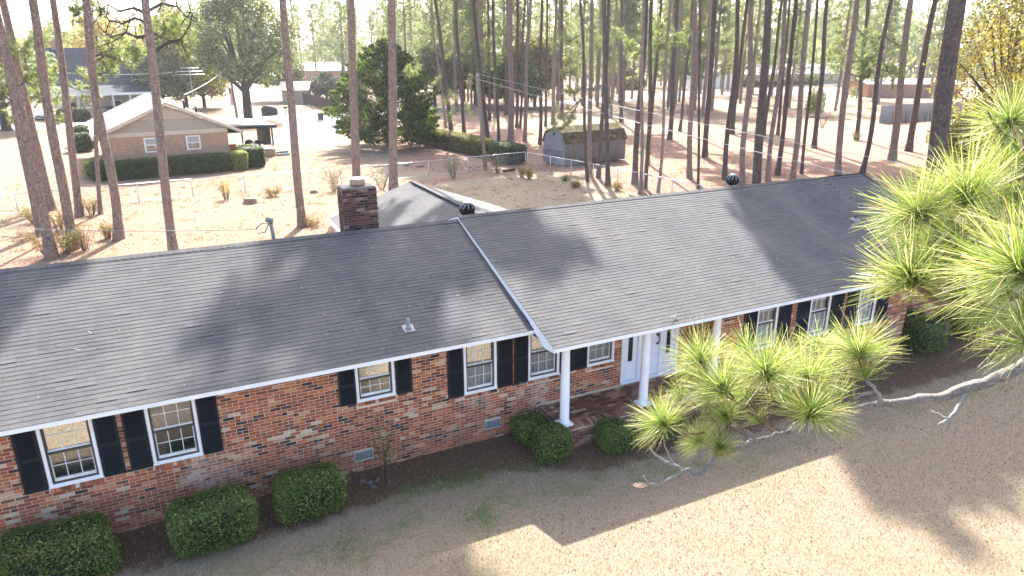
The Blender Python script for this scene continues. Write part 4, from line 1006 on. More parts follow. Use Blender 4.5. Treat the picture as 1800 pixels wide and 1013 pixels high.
# ------------------------------------------------------------------ pines of the left group
pine((91, 452), -12, 19, 'thick pine trunk leftmost at the front of the shrubs by the left fence', 27, 0, boughs=[((20, 160), (75, 120), 1.0), ((24, 180), (-20, 150), .5), ((15, 120), (45, 80), 1.5)])
pine((70, 415), -13, 11, 'pine trunk half hidden directly behind the thick leftmost pine', 25, 1)
pine((90, 369), 7, 16, 'pine trunk with round shrub at its foot right behind the leftmost pines', 26, 2, boughs=[((52, 130), (40, 85), -.5), ((60, 190), (85, 150), 1.0), ((58, 170), (20, 200), -1.0), ((60, 150), (35, 135), 1), ((62, 170), (105, 175), 1.5), ((50, 100), (75, 60), 1), ((66, 205), (110, 215), 2)])
pine((129, 438), 54, 18, 'leaning pine trunk between the brown shrubs left of the fence gate pines', 26, 3)
pine((140, 380), 93, 14, 'reddish pine trunk standing behind the brown shrubs on the left', 25, 0, boughs=[((118, 150), (165, 165), .8), ((112, 120), (150, 135), 1.2), ((105, 100), (85, 130), -1)])
pine((177, 376), 158, 8, 'slim short pine trunk crossing behind the leaning pine before the brick neighbour house', 20, 1, cs=.7)
pine((209, 420), 147, 17, 'leaning pine trunk casting a long shadow left of the neighbour gable', 26, 2, boughs=[((163, 110), (215, 75), 1.0), ((160, 95), (235, 100), .5), ((166, 130), (195, 125), 1.0), ((152, 40), (135, 25), -.6), ((153, 30), (170, 15), .6), ((163, 100), (200, 85), -.6), ((160, 92), (185, 110), .8)])
tA = pine((306, 452), 252, 17, 'tall pine trunk in front of the tan neighbour house with bare hooked branches', 27, 3,
          boughs=[((262, 60), (330, 52), .6), ((263, 72), (300, 45), -.4), ((264, 90), (245, 95), -.5), ((262, 55), (338, 78), .4)])
pine((532, 397), 497, 16, 'lone pine trunk left of the brick chimney with straw at its foot', 24.3, 1, cz=18.3, cs=.6)
pine((628, 352), 617, 16, 'straight pine trunk rising directly behind the brick chimney', 32.5, 100, cs=.9, coff=(4.7, 0), cz=24.5)
pine((692, 346), 687, 17, 'straight pine trunk right of the chimney behind the rear wing roof', 34.5, 101, cs=1.05, coff=(5.0, 0), cz=25.5, boughs=[((697, 133), (724, 127), .2)])
for (sx, sy), pts in (((258, 40), ((238, 32), (215, 42), (192, 36), (178, 22))), ((256, 25), ((236, 14), (210, 20), (190, 8))), ((262, 62), ((240, 66), (222, 58), (200, 64), (186, 58))), ((260, 20), ((285, 6), (312, 12), (328, 30), (336, 22))), ((266, 95), ((290, 78), (318, 70), (333, 45)))):
    dp_ = depth(np.array(tA.location)); r_b = np.random.default_rng(int(sx+sy)); mb = MB(); P_b = [at_depth((sx, sy), dp_)]+[at_depth(p, dp_+.25*(i+1)*math.sin(sx+i)) for i, p in enumerate(pts)]
    mb.tube(P_b, [.075, .06, .045, .032, .015][:len(P_b)], 6, cap=False)
    for q in P_b[1:]:
        for k in range(3):
            e_ = q+r_b.normal(0, .5, 3); mb.tube([q, (q+e_)/2+r_b.normal(0, .1, 3), e_], [.028, .02, .008], 4, cap=False)
    mb.build('bare_bough', M['oakbark'], tA)
# ------------------------------------------------------------------ pines of the grove, left to right
G = 'tall bare trunks of the pine grove'
grove = [
 ((784, 225), 757, 5, 'thin dark pine leaning at the right edge of the big cedar'),
 ((793, 229), 767, 8, 'curved pine trunk close right of the big cedar, before the clipped hedge'),
 ((816, 234), 800, 7, 'lighter pine with low greenery between the cedar and the utility pole'),
 ((849, 236), 841, 9, 'pine trunk directly behind the leaning utility pole'),
 ((858, 243), 831, 7, 'slim pine leaning left across the utility pole'),
 ((860, 212), 858, 6, 'far pine between the utility pole and the straight thin pine at the hedge'),
 ((870, 206), 868, 5, 'faint far pine just left of the straight thin pine by the hedge'),
 ((877, 251), 866, 6, 'straight thin pine touching the back of the clipped hedge'),
 ((890, 202), 891, 6, 'pine trunk half hidden behind the thickest grove pine at the hedge end'),
 ((898, 252), 896, 12, 'thickest grove pine behind the right end of the clipped hedge'),
 ((908, 224), 909, 6, 'straight pine immediately right of the thickest hedge pine'),
 ((914, 226), 922, 5, 'slim pine curving right between two straight ones near the hedge end'),
 ((922, 249), 930, 8, 'pine trunk standing in open straw halfway from hedge to shed'),
 ((949, 254), 952, 7, 'straight pine close left of the grey shed front'),
 ((959, 222), 963, 5, 'thin pine behind the grey shed peak on its left'),
 ((972, 219), 978, 8, 'pine rising behind the front peak of the grey shed'),
 ((987, 206), 988, 7, 'far pine seen just above the grey shed roof front'),
 ((1033, 319), 1021, 6, 'thin pine in front of the long shed wall, first of the shed pines'),
 ((1036, 305), 1040, 9, 'second pine standing before the long shed wall'),
 ((1052, 313), 1070, 8, 'pine leaning right in front of the middle of the shed wall'),
 ((1069, 326), 1060, 9, 'pine crossing the leaning one before the shed wall, nearest to the fence'),
 ((1073, 208), 1085, 6, 'pine leaning right behind the shed roof'),
 ((1092, 215), 1094, 7, 'straight pine behind the far end of the shed roof'),
 ((1116, 324), 1136, 11, 'stout pine at the right end of the shed, leaning slightly right'),
 ((1125, 341), 1128, 7, 'thin straight pine touching the stout pine right of the shed'),
 ((1133, 332), 1147, 8, 'pine just right of the thin straight one beside the shed'),
 ((1138, 288), 1162, 6, 'slim pine leaning right behind the three pines next to the shed'),
 ((1156.5, 339), 1178, 6, 'lone thin pine leaning right between shed pines and the open straw'),
 ((1177, 246), 1190, 9, 'pine with a clear foot in open straw right of the shed'),
 ((1195, 231), 1218, 6, 'smaller leaning pine beside a bare bush near the road'),
 ((1212, 313), 1222, 10, 'dark straight pine left of the very thin grey trunk near the roof ridge'),
 ((1227, 332), 1228, 5, 'very thin straight grey trunk rising from behind the roof ridge'),
 ((1239, 276), 1257, 10, 'reddish pine leaning right with a long shadow, right of the very thin trunk'),
 ((1236, 206), 1250, 7, 'brown pine half hidden behind the reddish leaning pine'),
 ((1274, 316), 1297, 9, 'dark pine directly left of the right roof ventilator'),
 ((1287, 236), 1314, 8, 'leaning pine behind the dark one at the right roof ventilator'),
 ((1306, 334), 1323, 11, 'stout straight pine just right of the right roof ventilator'),
 ((1329, 347), 1352, 17, 'thickest pale-barked pine rising behind the right roof ridge'),
 ((1342, 241), 1375, 7, 'slim pine leaning behind the thickest pale-barked pine'),
 ((1350, 319), 1382, 9, 'pine close right of the thickest pale-barked pine'),
 ((1366, 308), 1399, 9, 'second pine right of the thickest pale-barked pine'),
 ((1367, 238), 1388, 6, 'half hidden far pine between the second and third pines right of the pale one'),
 ((1391, 324), 1420, 11, 'dark stout pine, third right of the thickest pale-barked pine'),
 ((1409, 306), 1436, 6, 'thin wavy pine right of the dark stout one'),
 ((1431, 260), 1456, 9, 'pine with a flared foot in front of the yellow bush'),
 ((1472, 312), 1507, 12, 'grey pine leaning right behind the end of the roof ridge'),
 ((1505, 246), 1526, 8, 'pine with a leafy sprout at its foot behind low green boughs'),
 ((1515, 306), 1566, 9, 'pine leaning strongly right beside the tip of the roof'),
 ((1568, 281), 1600, 14, 'reddish stout pine with flared foot left of the pale far fence'),
 ((1597, 266), 1643, 12, 'leaning reddish pine before the pale far fence, right of the stout one'),
]
GB = {  # low living boughs seen on some of them: (from pixel, to pixel, depth offset)
 816: [((806, 150), (785, 175), 1), ((806, 120), (835, 150), -1), ((804, 90), (780, 100), 1), ((808, 170), (830, 195), 0), ((805, 60), (830, 40), 1), ((810, 190), (790, 205), 1)],
 793: [((770, 60), (740, 75), 1), ((772, 90), (745, 45), -1), ((771, 40), (790, 70), 1), ((780, 120), (765, 150), -1)],
 877: [((868, 30), (890, 60), 1), ((869, 70), (850, 90), -1), ((870, 100), (888, 95), 1), ((867, 15), (845, 30), 1)],
 858: [((840, 60), (820, 85), 1), ((842, 90), (870, 110), -1)],
 1033: [((1022, 60), (990, 75), 1), ((1024, 90), (1000, 110), -1), ((1023, 30), (1045, 60), 1), ((1025, 110), (995, 130), 0), ((1027, 150), (1000, 165), 2), ((1020, 175), (985, 230), -2), ((1015, 180), (980, 215), -1)],
 1052: [((1064, 60), (1040, 80), 1), ((1066, 40), (1090, 60), 1)],
 1116: [((1130, 85), (1115, 100), 1), ((1131, 70), (1105, 85), -1), ((1132, 60), (1150, 50), 1)],
 1133: [((1146, 30), (1170, 55), 1), ((1144, 60), (1160, 80), -1)],
 1156.5: [((1172, 60), (1165, 80), 1), ((1174, 45), (1190, 70), -1), ((1175, 30), (1160, 45), 1)],
 1212: [((1222, 45), (1200, 60), 1)],
 1239: [((1256, 40), (1225, 55), .5)],
 1366: [((1395, 50), (1410, 60), .5)],
 1472: [((1500, 75), (1480, 110), 1), ((1502, 45), (1530, 70), -1), ((1499, 90), (1520, 110), 1), ((1500, 60), (1470, 85), 0), ((1496, 110), (1540, 100), 1), ((1494, 130), (1530, 135), 1)],
 1515: [((1555, 55), (1530, 85), -1), ((1550, 80), (1525, 110), 1), ((1548, 95), (1570, 140), 1), ((1553, 60), (1590, 80), 1), ((1545, 110), (1510, 135), 0), ((1542, 120), (1580, 130), 0)],
 1505: [((1520, 60), (1510, 100), 1), ((1519, 90), (1540, 110), 0), ((1515, 150), (1500, 165), 1)],
 1431: [((1453, 40), (1475, 25), .5)],
 987: [((988, 60), (975, 90), 1), ((988, 95), (1005, 120), 1), ((988, 30), (1010, 50), 1), ((988, 170), (975, 190), -1)],
}
for i, (b, xt, w_, lab) in enumerate(grove):
    near = b[1] > 285; edge = at(b, z=0)[0] < 28.0
    pine(b, xt, w_, lab, hgt=(min(35, at(b, z=0)[1]-(7.8 if edge else 7.2)) if near else 27)+.4*math.sin(i*2.3), crown=i, cz=(20 if near else 18)+1.2*math.sin(i*1.7), cs=(.58 if edge else 1.1) if near else .95, coff=(3.4, 0) if edge and near else (0, 0), mat='pinebark2' if i % 3 else 'pinebark', boughs=GB.get(b[0], ()), group=G)
pine((1633, 385), 1684, 34, 'massive grey-barked pine trunk at the right, above the foreground needles', 30, 2, mat='pinebark2', cs=1.2)
# utility pole between the hedge and the grove, with its two drop wires
pb = at((854, 299), z=0); pd_ = depth(pb); pt = at_depth((838, 128), pd_)
m = MB(); m.tube([pb-np.array([0, 0, .3]), pb*.5+pt*.5, pt], [.15, .13, .11], 12); upole = m.thing('utility_pole', M['polewood'], pb, label='weathered wooden utility pole with two wires behind the clipped hedge', cat='utility pole')
m = MB(); m.lathe(pt+np.array([0, -.15, -.25]), [(.05, 0), (.07, .06), (.05, .14)], 8); m.lathe(pt+np.array([.1, -.1, -.6]), [(.05, 0), (.07, .06), (.05, .14)], 8)
m.build('insulator', M['metal'], upole)
def wire(name, a, b, sag, label, rad=.018, mat='wire', group=None):
    a = np.asarray(a, float); b = np.asarray(b, float); n = 24
    pts = [a+(b-a)*i/n-np.array([0, 0, sag*4*(i/n)*(1-i/n)]) for i in range(n+1)]
    MB().tube(pts, rad, 5).thing(name, M[mat], a, label=label, cat='wire', group=group)
e1 = at_depth((1640, 300), 34.0); e2 = at_depth((1640, 283), 36.0)
wire('overhead_wire', pt+np.array([0, 0, -.08]), at_depth((1900, 345), 30), .25, 'upper of two pale wires running right from the utility pole', .013)
wire('overhead_wire', pt+np.array([0, 0, -.45]), at_depth((1900, 395), 29), .3, 'lower of two pale wires running right from the utility pole', .018)
wire('service_wire', at((454, 403), y=17.6), at_depth((-150, 392), 19), .12, 'single dark wire from the roof mast towards the left edge', .010, 'greytwig')

# ------------------------------------------------------------------ pines beyond the road and the far wood
far_trunk = MB(); far_trunk.tube([(0, 0, -.2), (.1, 0, 8), (0, .1, 16), (.1, .1, 24)], [.30, .25, .19, .06], 8, cap=False)
far_trunk = far_trunk.mesh('trunk', M['pinebark'])
r_ = np.random.default_rng(99)
FAR = []
for i in range(285):
    px = r_.uniform(-60, 1860); by = r_.choice([r_.uniform(135, 176), r_.uniform(120, 150)], p=[.4, .6])
    if i > 190: px = r_.uniform(690, 1560); by = r_.uniform(150, 196)
    b = at((px, by), z=0)
    if 90 < px < 280 and by > 150: continue
    FAR.append(b)
ZN = [(280, 'beyond the dark roofed house at far left'), (560, 'behind the big oak and the dark board fence'), (800, 'seen above the big cedar tree'), (950, 'behind the utility pole and its wires'), (1110, 'behind the grey gambrel shed'), (1260, 'between the shed and the white garage'), (1480, 'around the long grey-roofed far house'), (9999, 'behind the low red brick building at right')]
kinds = ['slender distant pine in the hazy wood beyond the pale road', 'yellowish distant pine in the hazy wood beyond the pale road']
proto = None
for i, b in enumerate(FAR):
    q_ = b-CAMP; px_ = 900+CF*(q_@AX[0])/(q_@AX[2]); zn = next(z for lim, z in ZN if px_ < lim)
    o = empty('pine_tree', b, 'slender hazy far pine '+zn, 'tree', 'hazy far pines '+zn)
    t = link('trunk', far_trunk, o); s = r_.uniform(.75, 1.25); t.scale = (s*.8, s*.8, s*.95); t.rotation_euler.z = r_.random()*6.28
    c = link('crown', CROWNF[i % 4], o, loc=(0, 0, (r_.uniform(3.5, 7.5) if i > 190 or i % 3 == 0 else r_.uniform(6, 12))*s)); k = r_.uniform(.85, 1.3); c.scale = (k, k, k*1.1); c.rotation_euler.z = r_.random()*6.28
# leafy understorey trees along the edge of the road
def round_tree(name, base, H, rad, label, leaf, n, size, seed, trunk_r=.2, z0=.35, mat_t='oakbark', group=None, cat='tree', lobes=16, tl=None, limbs=9, squash=1.0, inner=0.0, lobe=.46):
    r = np.random.default_rng(seed); base = np.asarray(base, float)
    root = empty(name, base, label, cat, group)
    mb = MB(); hz = H*z0; tops = []
    mb.tube([(0, 0, -.1), (0, 0, .25), (.03*H*.1, 0, hz), (0, 0, H*.75)], [trunk_r*1.5, trunk_r, trunk_r*.8, trunk_r*.2], 10, cap=False, jit=.06, seed=seed)
    C = []
    for i in range(lobes):
        th = i*2.399+r.normal(0, .3); f = (i+.5)/lobes; zz = hz+(H-hz)*(.12+.83*f); w_ = rad*(1-(2*f-.75)**2*.55)*(.55+.5*r.random())
        C.append(np.array([math.cos(th)*w_, math.sin(th)*w_, zz]))
    for i in range(limbs):
        e = C[i*lobes//limbs]; q = np.array([0, 0, hz*(.75+.6*r.random())])
        mb.tube([q, q*.5+e*.5+np.array([0, 0, -.06*H*r.random()]), e], [trunk_r*.5, trunk_r*.3, trunk_r*.08], 6, cap=False)
    link('trunk', mb.mesh('trunk', M[mat_t]), root)
    per = n//lobes; P = []; N = []
    for c in C:
        d = unit(r.normal(0, 1, (per, 3))); q = d*(rad*lobe*(.45+.65*r.random((per, 1))))*np.array([1, 1, .75*squash]); P.append(c+q*(1+lumps(d, r, 8, .25)[:, None])); N.append(d)
    P = np.vstack(P); N = np.vstack(N); k = P[:, 2] > .15; P, N = P[k], N[k]
    V, F = leaf_cloud(P, N+np.array([0, 0, .3]), size, r, .9)
    link('crown', np_mesh('crown', V, F, [M[leaf]]), root)
    return root
# big dark cedar
def cedar(base, H, rad, label, seed, n=78000):
    r = np.random.default_rng(seed); root = empty('cedar_tree', base, label, 'tree')
    mb = MB(); mb.tube([(0, 0, -.1), (.1, 0, H*.3), (0, .1, H*.95)], [.38, .28, .05], 10, cap=False, jit=.06)
    P = []; N = []; nl = 150
    for i in range(nl):
        f = (i+r.random())/nl; z = .55+(H-.55)*f; th = i*2.399+r.normal(0, .25)
        prof = rad*(1-f**1.5)**.75*(1 if f > .10 else .86+f*1.4)
        L = prof*(.72+.38*r.random()); d = np.array([math.cos(th), math.sin(th), 0])
        a = np.array([0, 0, z*.93]); e = d*L+np.array([0, 0, z+L*(.10+.25*f)-.25*(1-f)])
        if i % 3 == 0: mb.tube([a, a*.5+e*.5+np.array([0, 0, -.15]), e], [.07, .045, .012], 5, cap=False)
        m_ = int(n/nl*(.5+1.0*(1-f))); t = .40+.62*r.random(m_)**.75
        q = a+(e-a)*t[:, None]; w_ = (.20+.50*np.sin(np.pi*np.clip(t, 0, 1))**.8)*(.45+.16*L)
        dd = unit(r.normal(0, 1, (m_, 3))*np.array([1, 1, .8])); P.append(q+dd*w_[:, None]*(.3+.7*r.random((m_, 1)))*np.array([1, 1, .75])); N.append(unit(dd+np.array([0, 0, .6])+d*.4))
    link('trunk', mb.mesh('trunk', M['oakbark']), root)
    P = np.vstack(P); N = np.vstack(N); k = P[:, 2] > .25
    V, F = leaf_cloud(P[k], N[k], .115, r, .8, .38)
    link('crown', np_mesh('crown', V, F, [M['cedar']]), root); return root
cedar(at((686, 258), z=0), 9.6, 6.0, 'large dark green cedar tree with low sweeping crown behind the chimney', 5)
round_tree('oak_tree', at((437, 209), z=0), 16.5, 6.3, 'big grey-green oak with a stout dark trunk beyond the driveway', 'oakleaf', 21000, .18, 6, .62, .26, lobes=40, limbs=18, lobe=.34)
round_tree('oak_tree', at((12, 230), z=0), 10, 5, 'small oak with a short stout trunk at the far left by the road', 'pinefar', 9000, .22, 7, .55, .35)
for i, (px, by, H, rd, lf, lab) in enumerate([
    ((330), 196, 14, 6, 'olive', 'yellow-green broad tree between the dark-roofed house and the big oak'),
    ((290), 200, 9, 4, 'pinefar', 'pale green tree standing just left of the oak behind the brick gable'),
    ((360), 190, 8.5, 4.5, 'olive', 'low olive tree right behind the wooden pole beyond the gable'),
    ((500), 178, 9, 4.0, 'oakleaf', 'green tree at the left end of the dark board fence'),
    ((200), 178, 15, 6, 'yellowleaf', 'tall yellowing tree behind the dark roofed house'),
    ((110), 170, 13, 6, 'olive', 'tree mass behind the left end of the dark roofed house'),
    ((765), 190, 9, 3.6, 'oakleaf', 'leafy tree right behind the top of the big cedar'),
    ((835), 182, 9, 3.8, 'olive', 'yellowish tree behind the utility pole'),
    ((900), 190, 7.5, 4.2, 'cedar', 'dark evergreen behind the thickest hedge pine'),
    ((940), 187, 10, 4.4, 'olive', 'olive green tree behind the pines left of the shed'),
    ((870), 185, 6, 3.5, 'cedar', 'dark bushy evergreen behind the utility pole wires'),
    ((575), 180, 4.6, 2.6, 'greyleaf', 'pale round bush beyond the end of the dark board fence')]):
    round_tree('broadleaf_tree', at((px, by), z=0), H, rd, lab, lf, 9000, .22, 70+i, .28, .25)
# bare twiggy trees
def bare_tree(base, H, label, seed, spread=.5, rad=.12, mat='bare', lv=5, name='bare_tree', group=None):
    r = np.random.default_rng(seed); mb = MB()
    def grow(p, d, L, rr, lv_):
        e = p+d*L; m_ = (p+e)/2+r.normal(0, .07*L, 3); mb.tube([p, m_, e], [rr, rr*.8, rr*.62], 5 if lv_ > 2 else 3, cap=False)
        if lv_ <= 0: return
        for k in range(3 if lv_ > 1 else 4):
            nd = unit(d+r.normal(0, spread, 3)+np.array([0, 0, .12])); grow(e if k else m_, nd, L*(.62+.2*r.random()), rr*.55, lv_-1)
    grow(np.array([0, 0, -.1]), np.array([0, 0, 1.0]), H*.27, rad, lv)
    root = empty(name, base, label, 'tree', group); link('trunk', mb.mesh('trunk', M[mat]), root); return root
bare_tree(at((605, 165), z=0), 17, 'dark bare tree with curving limbs left of the chimney pine top', 3, .45, .30, 'oakbark', 5)
bare_tree(at((1010, 178), z=0), 6.5, 'vase-shaped bare tree behind the front of the grey shed', 4, .42, .20, 'oakbark', 5)
bare_tree(at((167, 229), z=0), 6.0, 'small pale bare tree behind the round topiary shrubs', 5, .55, .11, 'bare', 5)
for i, (px, by) in enumerate(((540, 146), (575, 142), (600, 140), (630, 142), (520, 140), (560, 134), (660, 140), (1130, 150), (1180, 146), (1060, 146), (1490, 140), (1540, 136))):
    bare_tree(at((px, by), z=0), 13+2*math.sin(i*3), 'pale bare tree in the hazy distance '+('above the long red building' if px < 700 else 'behind the grove pines'), 20+i, .5, .16, 'bare', 5, group='bare trees in the hazy distance '+('above the red building' if px < 700 else 'behind the grove'))
# far wood closing the horizon: one mass nobody could count
r = np.random.default_rng(12); n = 26000
az = r.uniform(-1.0, 1.75, n); dist = r.uniform(235, 330, n); hz = r.random(n)**.8*(15+5*np.sin(az*23)+4*np.sin(az*61+1))
P = np.c_[np.sin(az)*dist, np.cos(az)*dist, hz]
V, F = leaf_cloud(P, np.tile([0, -1, .5], (n, 1)), 1.5, r, .9, .7)
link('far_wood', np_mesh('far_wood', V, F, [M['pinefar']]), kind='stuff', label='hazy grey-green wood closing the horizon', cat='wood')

# yellowing oak at the right
yo = round_tree('oak_tree', at((1742, 290), z=0), 13.0, 4.4, 'yellowing oak with crooked dark limbs behind the foreground pine at right', 'yellowleaf', 13000, .11, 8, .30, .30, lobes=26, limbs=16)
round_tree('understorey_tree', at((1718, 318), z=0), 5.2, 2.6, 'pale yellow-leaved small tree beside the massive pine trunk', 'yellowleaf', 16000, .095, 9, .10, .12, lobes=18, squash=1.1)
round_tree('understorey_tree', at((1765, 330), z=0), 6.0, 3.0, 'olive small tree below the yellowing oak', 'olive', 16000, .10, 10, .12, .12, lobes=18)
round_tree('understorey_tree', at((1625, 140), z=0), 9.0, 5.0, 'yellow tree by the low red far building', 'yellowleaf', 5000, .22, 13, .2, .3)
# ------------------------------------------------------------------ clipped shrubs along the front
FR = 'clipped boxwood shrubs along the front wall'
def fshrub(cx, cy, dims, label, seed, rz=0.0, pw=4.5, n=15000):
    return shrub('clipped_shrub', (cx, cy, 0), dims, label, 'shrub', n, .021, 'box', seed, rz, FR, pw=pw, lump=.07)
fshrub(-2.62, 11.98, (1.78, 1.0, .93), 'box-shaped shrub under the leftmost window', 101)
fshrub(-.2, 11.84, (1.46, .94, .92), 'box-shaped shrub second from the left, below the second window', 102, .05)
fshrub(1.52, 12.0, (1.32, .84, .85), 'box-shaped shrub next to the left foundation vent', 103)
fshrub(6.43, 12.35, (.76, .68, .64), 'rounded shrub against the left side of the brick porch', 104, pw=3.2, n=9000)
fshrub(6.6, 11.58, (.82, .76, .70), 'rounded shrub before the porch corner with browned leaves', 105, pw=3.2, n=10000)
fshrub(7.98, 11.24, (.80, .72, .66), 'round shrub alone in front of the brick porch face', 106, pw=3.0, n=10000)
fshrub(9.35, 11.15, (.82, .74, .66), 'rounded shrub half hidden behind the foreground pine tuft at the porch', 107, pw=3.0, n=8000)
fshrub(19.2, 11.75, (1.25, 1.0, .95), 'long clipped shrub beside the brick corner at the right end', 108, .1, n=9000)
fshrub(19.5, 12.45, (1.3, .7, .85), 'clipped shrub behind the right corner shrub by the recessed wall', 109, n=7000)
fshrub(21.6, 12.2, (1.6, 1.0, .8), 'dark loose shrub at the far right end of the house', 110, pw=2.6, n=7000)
# thin sapling in front of the wall
root = empty('sapling', at((678, 855), z=0), 'thin mossy sapling with few leaves before the brick wall', 'sapling')
r = np.random.default_rng(3); mb = MB(); tops = []
mb.tube([(0, 0, -.05), (.01, 0, .3), (.03, .02, .62)], [.030, .026, .020], 8, jit=.15, cap=False)
for i in range(7):
    th = i*2.4; a = np.array([.03, .02, .5+.04*i]); e = a+np.array([math.cos(th)*.22, math.sin(th)*.18, .30+.09*i]); mb.tube([a, a*.5+e*.5+np.array([math.cos(th)*.05, 0, 0]), e], [.010, .007, .004], 5, cap=False); tops += [a+(e-a)*t+r.normal(0, .06, 3) for t in r.uniform(.3, 1, 34)]
tops += [np.array([.03, .02, .62])+r.normal(0, .07, 3) for _ in range(60)]
link('trunk', mb.mesh('trunk', M['oakbark']), root)
V, F = leaf_cloud(np.array(tops), np.tile([0, 0, 1.0], (len(tops), 1)), .026, r, 1.2); link('leaf', np_mesh('leaf', V, F, [M['olive']]), root, kind='stuff')
# stones and broken bricks by the sapling
def stone(name, base, dims, label, seed, mat='stone', cat='stone', group=None, rz=0.0):
    r = np.random.default_rng(seed); D = []; 
    u = np.linspace(0, math.pi, 7); w = np.linspace(0, 2*math.pi, 11)[:-1]
    D = np.array([(math.sin(a)*math.cos(b), math.sin(a)*math.sin(b), math.cos(a)) for a in u for b in w]); pw = 3.0
    D = D*((np.abs(D)**pw).sum(1)**(-1/pw))[:, None]*(1+lumps(D, r, 9, .16, .5)[:, None])
    nb = len(w); F = np.array([(i*nb+j, i*nb+(j+1) % nb, (i+1)*nb+(j+1) % nb, (i+1)*nb+j) for i in range(len(u)-1) for j in range(nb)])
    o = link(name, np_mesh(name, D*np.array(dims)/2+np.array([0, 0, dims[2]*.35]), F, [M[mat]]), None, loc=base, label=label, cat=cat, group=group); o.rotation_euler.z = rz; return o
for i, (px, d_, lab) in enumerate((((650, 850), (.16, .10, .08), 'small broken brick lying left of the sapling foot'), ((663, 846), (.18, .08, .07), 'broken brick lying against the sapling foot'), ((655, 857), (.14, .10, .06), 'flat stone in front of the broken bricks by the sapling'), ((638, 848), (.12, .09, .06), 'little stone leftmost by the sapling'))):
    stone('stone', at(px, z=0), d_, lab, 30+i, 'stone', 'stone', 'stones by the sapling', i*.9)
m = MB(); q = at((1192, 560), z=2.72); v_ = plR.n
q = CAMP+ray((1192, 562))*(np.dot(plR.o-CAMP, plR.n)/np.dot(ray((1192, 562)), plR.n))+plR.n*.02
m.tube([q, q+np.array([-.10, .04, .05]), q+np.array([-.2, .02, .07]), q+np.array([-.22, -.05, .04])], [.010, .009, .007, .004], 6); m.tube([q+np.array([-.1, .04, .05]), q+np.array([.02, .12, .07])], [.007, .004], 5)
m.thing('fallen_twig', M['greytwig'], q, label='small bent twig lying on the shingles above the porch eave', cat='twig')

# ------------------------------------------------------------------ chain-link fence across the back
fence_n = [0]
def chain_fence(pts, label, step=3.0):
    pts = [np.array(p, float) for p in pts]; root = empty('chain_link_fence', (pts[0][0], pts[0][1], 0), label, 'fence')
    Hf = 1.08; mesh_ = MB(); rail = MB(); posts = []
    for a, b in zip(pts[:-1], pts[1:]):
        L = np.linalg.norm(b-a); n = max(1, round(L/step))
        for i in range(n): posts.append(a+(b-a)*i/n)
        d = (b-a)/L
        rail.tube([np.r_[a, Hf], np.r_[b, Hf]], .022, 6)
        mesh_.tube([np.r_[a, .07], np.r_[b, .07]], .006, 3)
        k = int(L/.13)
        for i in range(k):
            t0 = i*.13
            for sg in (1, -1):
                t1 = t0+sg*Hf*.9
                if 0 <= t1 <= L: mesh_.tube([np.r_[a+d*t0, .06], np.r_[a+d*t1, Hf-.02]], .0028, 3, cap=False)
    posts.append(pts[-1])
    pm = MB().tube([(0, 0, -.1), (0, 0, Hf+.03)], .032, 8).mesh('post', M['metal'])
    for p in posts: link('post', pm, root, loc=(p[0]-pts[0][0], p[1]-pts[0][1], 0))
    rail.build('top_rail', M['metal'], root); mesh_.build('wire_mesh', M['metal'], root, kind='stuff')
chain_fence([(-14, 46.0), (-7.89, 46.3), (1.07, 47.1), (10.2, 46.9), (19.8, 47.9), (24.9, 48.6)], 'long grey chain-link fence crossing the back yard from the left', 3.05)
chain_fence([(24.95, 48.4), (25.45, 45.6), (26.3, 41.0), (26.9, 36.0), (27.4, 31)], 'chain-link fence section running forward past the grey shed', 2.8)

# shrubs and stumps of the back yard
def stem_shrub(base, H, W_, label, leaf, seed, n=420, size=.045, stems=22, group=None, name='loose_shrub', fat=1.0):
    r = np.random.default_rng(seed); root = empty(name, base, label, 'shrub', group); mb = MB(); P = []
    for i in range(stems):
        th = r.random()*6.28; a = np.array([math.cos(th)*.12, math.sin(th)*.12, 0]); e = np.array([math.cos(th)*W_*.5*r.random()**.5, math.sin(th)*W_*.5*r.random()**.5, H*(.65+.4*r.random())])
        md = a*.4+e*.6*np.array([.75, .75, 1.0])+r.normal(0, .03, 3); mb.tube([a, md, e], [.012, .008, .004], 4, cap=False)
        for t in r.uniform(.3, 1.02, n//stems): P.append(a*(1-t)**2+2*md*t*(1-t)+e*t*t+r.normal(0, .07*fat, 3))
    link('stem', mb.mesh('stem', M['stem']), root, kind='stuff')
    V, F = leaf_cloud(np.array(P), np.tile([0, 0, .8], (len(P), 1)), size, r, 1.0, .45); link('foliage', np_mesh('foliage', V, F, [M[leaf]]), root, kind='stuff')
    return root
